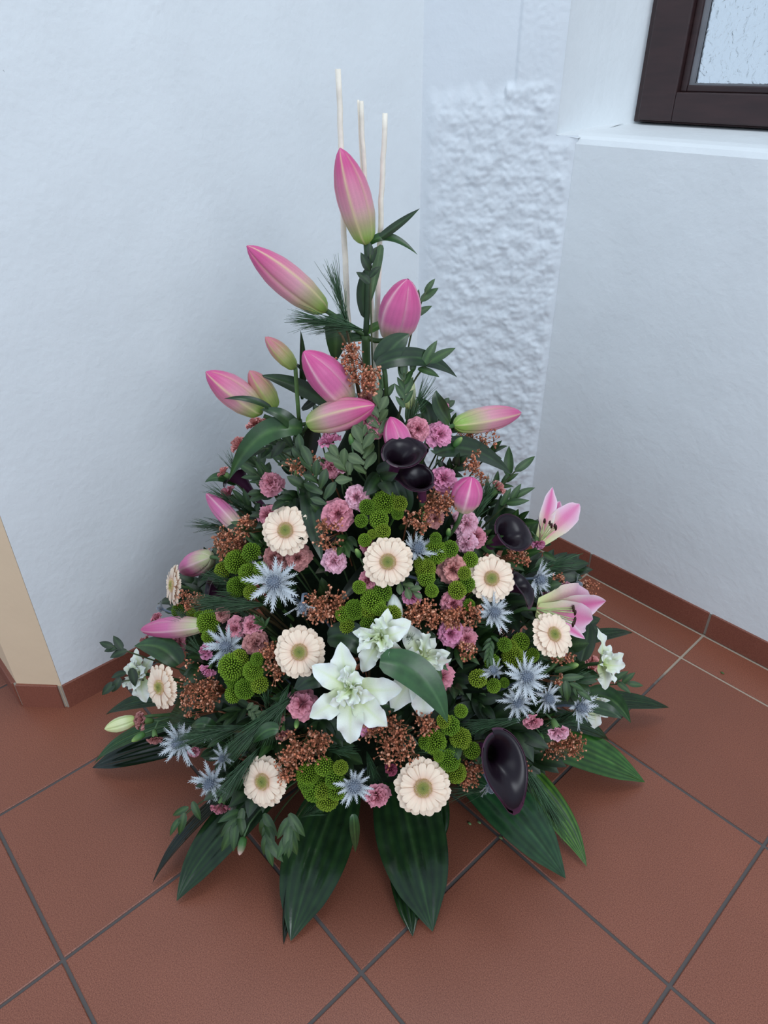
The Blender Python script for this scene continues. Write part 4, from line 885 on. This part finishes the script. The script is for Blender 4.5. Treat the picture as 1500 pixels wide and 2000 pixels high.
floor_leaf('dark pointed leaf reaching farthest right over the floor', (1170, 1375), (1307, 1382), 24, 'dk', zt=.03, zm=.05)
floor_leaf('very dark leaf pointing left on the floor under the left flowers', (330, 1470), (180, 1500), 30, 'vd', roll=-.3)
floor_leaf('bright green leaf with thin curled tip at far left below the closed white bud', (300, 1415), (184, 1492), 20, 'md', zt=.04, zm=.08, zb=.1)
floor_leaf('dark leaf pointing left beneath the white lily on the left', (340, 1365), (206, 1396), 24, 'dk', zt=.06, zm=.08, zb=.1)
floor_leaf('dark leaf pointing right behind the far right white lily', (1150, 1265), (1236, 1236), 18, 'dk', zt=.07, zm=.08, zb=.1)
floor_leaf('short dark leaf on the floor right of the front right glossy leaf', (880, 1540), (858, 1650), 22, 'dk', zm=.03)
floor_leaf('green leaf over the grout line below the far right white lily', (1120, 1420), (1190, 1448), 24, 'dk', zt=.03, zm=.06)
# ------------------------------------------------------------------ single blades on the bouquet
def blade(label, pts, w_, col, **k):
    o = leaf_obj('lily_leaf', pts, w_, col, fold=k.pop('fold', .2), nv=11, **k); tag(o, label, 'leaf', 'broad lily leaves tucked between the flowers')
blade('long smooth green leaf lying across the white lilies', [(742, 1292, .065), (838, 1296, .08), (874, 1412, .055)], 34, 'md', c0=(44, 78, 44), c1=(50, 86, 46), mid=(70, 106, 62))
blade('dark green leaf above the largest white lily', [(640, 1245, .0), (705, 1225, .02), (722, 1300, .02)], 30, 'dk')
blade('dark leaf under the lowest white lily petals on the right', [(720, 1330, .005), (750, 1400, .01), (772, 1372, .005)], 26, 'dk')
blade('dark leaf between the gerbera and the white lily', [(640, 1330, .01), (610, 1310, .02), (572, 1352, .01)], 22, 'dk')
blade('green leaf above the far left white lily', [(350, 1298, .0), (320, 1250, .03), (262, 1262, .02)], 24, 'md')
blade('small green leaf below the dusty rose carnation', [(515, 1450, .02), (500, 1420, .04), (460, 1452, .02)][::1], 13, 'lt') if 0 else blade('small rounded green leaf below the dusty rose carnation', [(508, 1428, .03), (490, 1418, .04), (462, 1452, .02)], 12, 'md') if 0 else blade('small rounded green leaf covering the dusty rose carnations', [(544, 1424, .035), (515, 1420, .045), (494, 1452, .035)], 15, 'md')
blade('long dark vertical leaf between the two upper gerberas', [(600, 945, -.01), (612, 1010, .01), (628, 1095, .0)], 22, 'dk')
blade('long dark leaf pointing right beneath the upper right lily bud', [(735, 715, .0), (820, 670, .03), (893, 737, .02)], 20, 'dk')
blade('folded grey-green leaf right of the highest pink bud base', [(742, 716, -.01), (765, 672, .0), (800, 652, .0)], 26, 'sh')
blade('dark leaf pointing up behind the right-pointing bud', [(878, 826, .0), (850, 790, .02), (852, 762, .02)], 16, 'sh')
blade('dark drooping leaf over the rough wall at the upper right', [(850, 885, .0), (920, 850, .02), (1000, 928, .02)], 24, 'dk')
blade('dark leaf behind the upper carnations on the right', [(838, 840, -.02), (845, 800, -.01), (812, 775, -.01)], 16, 'sh')
blade('green leaf at the tip of the arching leaf by the left calla', [(462, 945, .0), (430, 920, .02), (400, 942, .02)], 11, 'md')
blade('folded green leaf under the far right white lily', [(1148, 1362, .0), (1195, 1345, .03), (1232, 1412, .04)], 22, 'md')
blade('second green leaf below the far right white lily', [(1130, 1378, .0), (1190, 1380, .01), (1215, 1405, .02)], 14, 'sh')
blade('upright leaf behind the tilted gerbera at right', [(1135, 1290, .0), (1150, 1240, .01), (1150, 1212, .01)], 18, 'dk')
blade('dark leaf low at left behind the lower left gerbera', [(330, 1410, .0), (380, 1370, .01), (362, 1345, .0)], 20, 'dk')
blade('dark leaf under the lower left copper spray', [(420, 1425, .0), (395, 1405, .02), (372, 1420, .02)], 14, 'md')
blade('dark leaf right of the middle pompoms', [(780, 1010, -.02), (800, 960, -.01), (770, 930, 0)], 20, 'sh')
blade('dark leaf beneath the lower black calla tube', [(790, 990, -.01), (770, 940, .01), (762, 925, .0)], 14, 'dk')
blade('small leaf hanging over the front leaves below the front thistle', [(690, 1590, .02), (694, 1620, .03), (694, 1665, .02)], 10, 'md')

# ------------------------------------------------------------------ willow sticks
def stick(label, pts, r):
    Q = bez(pts, 26); Q = Q + np.array([[noise.noise(Vector((i * .5, r * 999, k))) * .002 for k in range(3)] for i in range(26)]); b = Q[0].copy()
    V, Fc = tube_data(Q - b, [r * (1.08 - .25 * i / 25) for i in range(26)], 10); o = link('willow_stick', mesh('willow_stick', V, Fc, M_STICK, [lin((246, 236, 220))] * len(V)), None, b); tag(o, label, 'stick', 'peeled white sticks rising from the top')
stick('tallest peeled white stick, leftmost, behind the top lily bud', [A_(690, 780, .03), A_(672, 540, .03), A_(661, 137, .03)], .0040)
stick('peeled white stick in the middle behind the top lily bud', [A_(738, 780, .04), A_(722, 560, .04), A_(706, 199, .04)], .0030)
stick('thinner splinter-like white stick beside the middle stick', [A_(738, 790, .045), A_(718, 560, .045), A_(700, 197, .045)], .0016)
stick('shortest peeled white stick, rightmost', [A_(728, 780, .02), A_(738, 560, .02), A_(752, 223, .02)], .0038)

# ------------------------------------------------------------------ pine sprigs
def pine(u, v, du, dv, L, label, n=70, off=-.005, spread=.5, col=(60, 92, 60), out=.3):
    P = pos(u, v, off); ax = nrm(RT * du - UP * dv + outward(P) * out); root, b = start('pine_sprig', label, 'pine', P, ('pine needles ' + label.split('flowers ')[1]) if 'showing between' in label else 'long-needled pine sprigs'); Ls = px(P, L)
    V, Fc = tube_data(bez([b - b, P - b, P + ax * Ls * .45 - b], 8), .0018, 6); link('twig', mesh('twig', V, Fc, M_STEM, [lin((96, 82, 56))] * len(V)), root)
    V = []; Fc = []; Cc = []
    for k in range(int(n * 1.6)):
        s0 = P + ax * Ls * rng.uniform(-.2, .5); d = nrm(ax + nrm(rng.normal(size=3)) * spread * rng.uniform(.2, 1)); l = Ls * rng.uniform(.5, .75)
        pts = bez([s0, s0 + d * l * .5 + rng.uniform(-.003, .003, 3), s0 + d * l + ax * l * .06 + np.array([0, 0, -.12 * l])], 4) - b
        v_, f_ = tube_data(pts, [.00045, .00042, .00036, .00015], 3, len(V)); V += v_; Fc += f_; c = lin(col) * rng.uniform(.6, 1.3); Cc += [c] * len(v_)
    tag(link('needles', mesh('needles', V, Fc, M_LEAF, Cc), root), kind='stuff')
for a in [
 (690, 640, -1, -.15, 110, 'pine sprig fanning left behind the top lily stem', 110, .0, .45), (680, 640, -.15, -1, 120, 'upright pine sprig around the tallest white stick', 50, .0, .35), (800, 830, .3, -1, 100, 'thin pine sprig standing behind the upper right carnations', 30, -.02, .5),
 (925, 1010, .3, -1, 80, 'pine sprig right of the pointed pink bud at upper right', 90, .0, .5), (500, 1180, -1, -.1, 110, 'pine sprig pointing left under the left pompoms', 140, .0, .35), (400, 1130, .9, -.1, 60, 'short pine sprig right of the edge-on gerbera', 60, .0, .6),
 (560, 1370, -.8, .7, 130, 'long pine sprig sweeping down left of the white lily', 190, .005, .35), (470, 1420, -1, .15, 110, 'pine sprig pointing left at lower left', 140, .0, .35), (500, 1470, -.5, .7, 100, 'pine sprig above the lower left gerbera', 110, .005, .4),
 (1010, 1405, -1, .05, 110, 'pine sprig pointing left above the large lower calla', 120, .01, .3), (1020, 1490, .5, 1, 130, 'pine sprig drooping over the broad leaves at lower right', 150, .01, .3), (560, 960, .6, .3, 90, 'pine sprig right of the round deep pink carnation', 60, -.02, .4),
 (820, 1500, -.2, 1, 70, 'pine sprig above the large front gerbera', 90, -.01, .5), (720, 1480, .3, .8, 70, 'pine sprig behind the front thistle', 80, -.05, .4), (480, 960, -.3, -1, 80, 'pine sprig behind the left dark calla', 40, -.02, .5), (560, 1350, -.3, 1, 90, 'pine sprig between left pompoms and pink carnation', 110, 0, .4)]:
    pine(*a)

# ------------------------------------------------------------------ leafy twigs
def twig(name, P, d, L, kind, n, sz, label, group, cat='foliage', b=None, splay=.9, rootit=True):
    b = root_pt(P) if b is None else b; root = thing(name, label, cat, b, group)
    pts = bez([b - b, P - b, P + d * L - b], 10); V, Fc = tube_data(pts if rootit else pts[4:], .0013, 5); link('stem', mesh('stem', V, Fc, M_STEM, [lin((72, 84, 52))] * len(V)), root)
    s = nrm(np.cross(d, -ray_to(P)))
    for k in range(n):
        t = (k + .5) / n; q = P + d * L * t - b; sd = (1 if k % 2 else -1); dd = nrm(d * (.75 + .5 * t) + s * sd * splay * (1 - .5 * t) + rng.uniform(-.3, .3, 3)); N = nrm(-ray_to(P) + np.array([0, 0, .5]) + rng.uniform(-.4, .4, 3))
        if k == n - 1: dd = d
        Y = nrm(np.cross(N, dd)); Z = np.cross(dd, Y); l = sz * rng.uniform(.8, 1.15)
        Mx = Matrix(((dd[0], Y[0], Z[0], q[0]), (dd[1], Y[1], Z[1], q[1]), (dd[2], Y[2], Z[2], q[2]), (0, 0, 0, 1))) @ Matrix.Scale(l, 4)
        link('leaf', RUSC[kind], root, M=Mx)
def twig_px(u, v, du, dv, Lp, kind, n, szp, label, off=.0, splay=.9, name='leafy_twig', **k):
    k['splay'] = splay
    P = pos(u, v, off); twig(name, P, nrm(RT * du - UP * dv + outward(P) * .25), px(P, Lp), kind, n, px(P, szp), label, 'leafy green twigs between the flowers', **k)
for a in [
 (722, 560, .05, -1, 60, 1, 5, 34, 'dark leafy twig behind the top lily stem'), (790, 640, .45, -1, 85, 3, 5, 44, 'leafy twig with pointed leaves right of the highest right-hand bud', -.03), (800, 730, .8, -.5, 50, 3, 4, 50, 'leafy twig with slim leaves under that at the upper right'),
 (790, 800, -.1, -1, 70, 0, 8, 34, 'bright leafy twig below the long upper right leaf'), (740, 860, .0, -1, 80, 2, 8, 34, 'grey-green twig with spoon-shaped leaves left of the black callas'), (715, 930, -.1, -1, 90, 2, 9, 36, 'larger grey-green twig with spoon-shaped leaves left of the callas'), (690, 940, -.5, -.9, 60, 2, 6, 34, 'grey-green twig behind the pale pink carnation'),
 (640, 990, -.3, -1, 90, 4, 8, 42, 'green twig left of the large pink carnation'), (600, 960, .0, -1, 80, 4, 6, 40, 'green twig under the copper spray at upper left'), (985, 935, .6, -.5, 35, 3, 2, 54, 'two pointed leaves at the right edge against the rough wall'), (975, 990, .7, -.5, 40, 3, 4, 40, 'small leafy twig right of the pine at the right edge'),
 (560, 860, -.4, .3, 50, 1, 4, 40, 'dark leafy twig below the arching leaf'), (252, 1272, -.9, -.3, 36, 1, 4, 32, 'leafy twig at the far left edge above the white lily'), (262, 1300, -.6, .8, 55, 1, 4, 34, 'drooping twig left of the far left white lily'), (515, 1585, .3, 1, 60, 3, 8, 52, 'broad-leaved twig hanging under the lower left gerbera', .0, .5), (475, 1575, -.3, .9, 40, 3, 6, 54, 'green twig left of the lower left gerbera', .0, .5), (565, 1585, .1, 1, 50, 3, 7, 50, 'long-leaved twig beside the lowest pompoms', .0, .5),
 (960, 1240, -.2, .3, 50, 3, 10, 22, 'small-leaved green twig under the right-hand thistle'), (1080, 1310, .6, .6, 60, 3, 7, 44, 'green twig right of the thistle cluster'), (520, 1225, .0, -.2, 30, 3, 10, 18, 'small-leaved greyish sprig left of the gerbera beside the white lily'), (480, 1385, .5, .1, 40, 2, 8, 18, 'small pale sprig beneath the left pompoms'), (1190, 1330, .9, .2, 40, 0, 4, 34, 'small twig right of the far right lily'), (380, 1560, -.4, .8, 50, 3, 4, 44, 'thin drooping twig left of the lowest left thistle'),
 (1060, 1075, -.2, .4, 40, 0, 4, 34, 'light green twig below the open pink lily'), (770, 1130, .6, .4, 50, 2, 6, 26, 'greyish twig below the middle gerbera'), (850, 1280, .0, .3, 30, 3, 5, 30, 'twig left of the tiny copper spray at centre right')]:
    twig_px(*a)
KN = ['small pointed', 'dark oval', 'grey-green', 'slim pointed', 'spoon-shaped']
def row(P):
    dd = P - CAM; return 1000 - F_PX * (dd @ UP) / (dd @ FW)
def zone(P):
    s = (P - np.array([AX[0], AX[1], 0])) @ RT; h = 'near the floor' if P[2] < .14 else ('halfway up' if P[2] < .36 else 'near the top')
    return h + (' on the left side' if s < -.09 else (' on the right side' if s > .09 else ' in the middle'))
for i in range(170):
    z = .08 + .54 * rng.uniform() ** 1.2; ph = rng.uniform(0, 2*PI); r_ = prof(z) * rng.uniform(.64, .84); P = np.array([AX[0] + r_*math.cos(ph), AX[1] + r_*math.sin(ph), z])
    front = nrm([P[0]-AX[0], P[1]-AX[1], 0]) @ np.array([.74, -.67, 0])
    if (front < -.35 and i % 2) or row(P) > 1500: continue
    d = nrm(outward(P) + np.array([0, 0, .2]) + rng.uniform(-.6, .6, 3)); kind = [1, 1, 0, 4, 3][rng.randint(5)]; sz = rng.uniform(.030, .052) * (1 if z < .4 else .7)
    zn = zone(P); twig('filler_twig', P, d, .04, kind, 6, sz, 'filler twig of ' + KN[kind] + ' leaves among flowers ' + zn, KN[kind] + ' leaved filler twigs ' + zn, 'filler foliage')
for i in range(95):
    z = .10 + .22 * rng.uniform(); ph = -.74 + rng.uniform(-1.9, 1.9); r_ = prof(z) * rng.uniform(.72, .90); P = np.array([AX[0] + r_*math.cos(ph), AX[1] + r_*math.sin(ph), z])
    if row(P) > 1500: continue
    d = nrm(outward(P) * .6 + rng.uniform(-.8, .8, 3)); d[2] = abs(d[2]); kind = [1, 1, 4][rng.randint(3)]; zn = zone(P)
    twig('filler_twig', P, d, .05, kind, 7, rng.uniform(.032, .05), 'filler twig of ' + KN[kind] + ' leaves among flowers ' + zn, KN[kind] + ' leaved filler twigs ' + zn, 'filler foliage')
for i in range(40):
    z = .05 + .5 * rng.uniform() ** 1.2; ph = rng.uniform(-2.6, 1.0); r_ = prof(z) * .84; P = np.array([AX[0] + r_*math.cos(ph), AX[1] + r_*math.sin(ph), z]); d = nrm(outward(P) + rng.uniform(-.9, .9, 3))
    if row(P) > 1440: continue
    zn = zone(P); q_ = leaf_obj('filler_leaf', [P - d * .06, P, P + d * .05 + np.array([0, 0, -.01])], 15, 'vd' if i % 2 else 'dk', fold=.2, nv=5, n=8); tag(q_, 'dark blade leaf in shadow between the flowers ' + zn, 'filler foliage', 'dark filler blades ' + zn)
for i in range(34):
    z = .10 + .38 * rng.uniform(); ph = rng.uniform(-2.4, .9); r_ = prof(z) * .9; P = np.array([AX[0] + r_*math.cos(ph), AX[1] + r_*math.sin(ph), z]); q_ = CAM - P
    dd = P - CAM; uu = 750 + F_PX * (dd @ RT) / (dd @ FW); vv = 1000 - F_PX * (dd @ UP) / (dd @ FW); zn = zone(P); an = rng.uniform(0, PI)
    pine(uu, vv, math.cos(an), -abs(math.sin(an)) * .5, rng.uniform(55, 90), 'thin pine needles showing between flowers ' + zn, 40, -.02, .5)
# crumbs on the floor
for (u, v, c, lb) in [(917, 1608, (110, 140, 90), 'tiny green leaf crumb on the floor beside the front right leaf, left one'), (936, 1606, (120, 150, 100), 'tiny green leaf crumb on the floor beside the front right leaf, right one'), (978, 1636, (120, 140, 90), 'tiny leaf crumb on the grout crossing at lower right'), (1411, 1314, (80, 110, 60), 'tiny green crumb on the floor near the right wall')]:
    p = fl(u, v, .002); V = [s * np.array([.0045, .0025, .0012]) for s in ICO]; o = link('leaf_crumb', mesh('leaf_crumb', V, ICF, M_STEM, [lin(c)] * 12), None, p); tag(o, lb, 'debris', 'leaf crumbs on the floor')
p = fl(1230, 1472, .0015); V = [s * np.array([.003, .003, .0015]) for s in ICO]; o = link('copper_crumb', mesh('copper_crumb', V, ICF, M_COP, [lin((214, 150, 116))] * 12), None, fl(1139, 1472, .045)); tag(o, 'single copper berry fallen on the wide green striped leaf', 'debris')
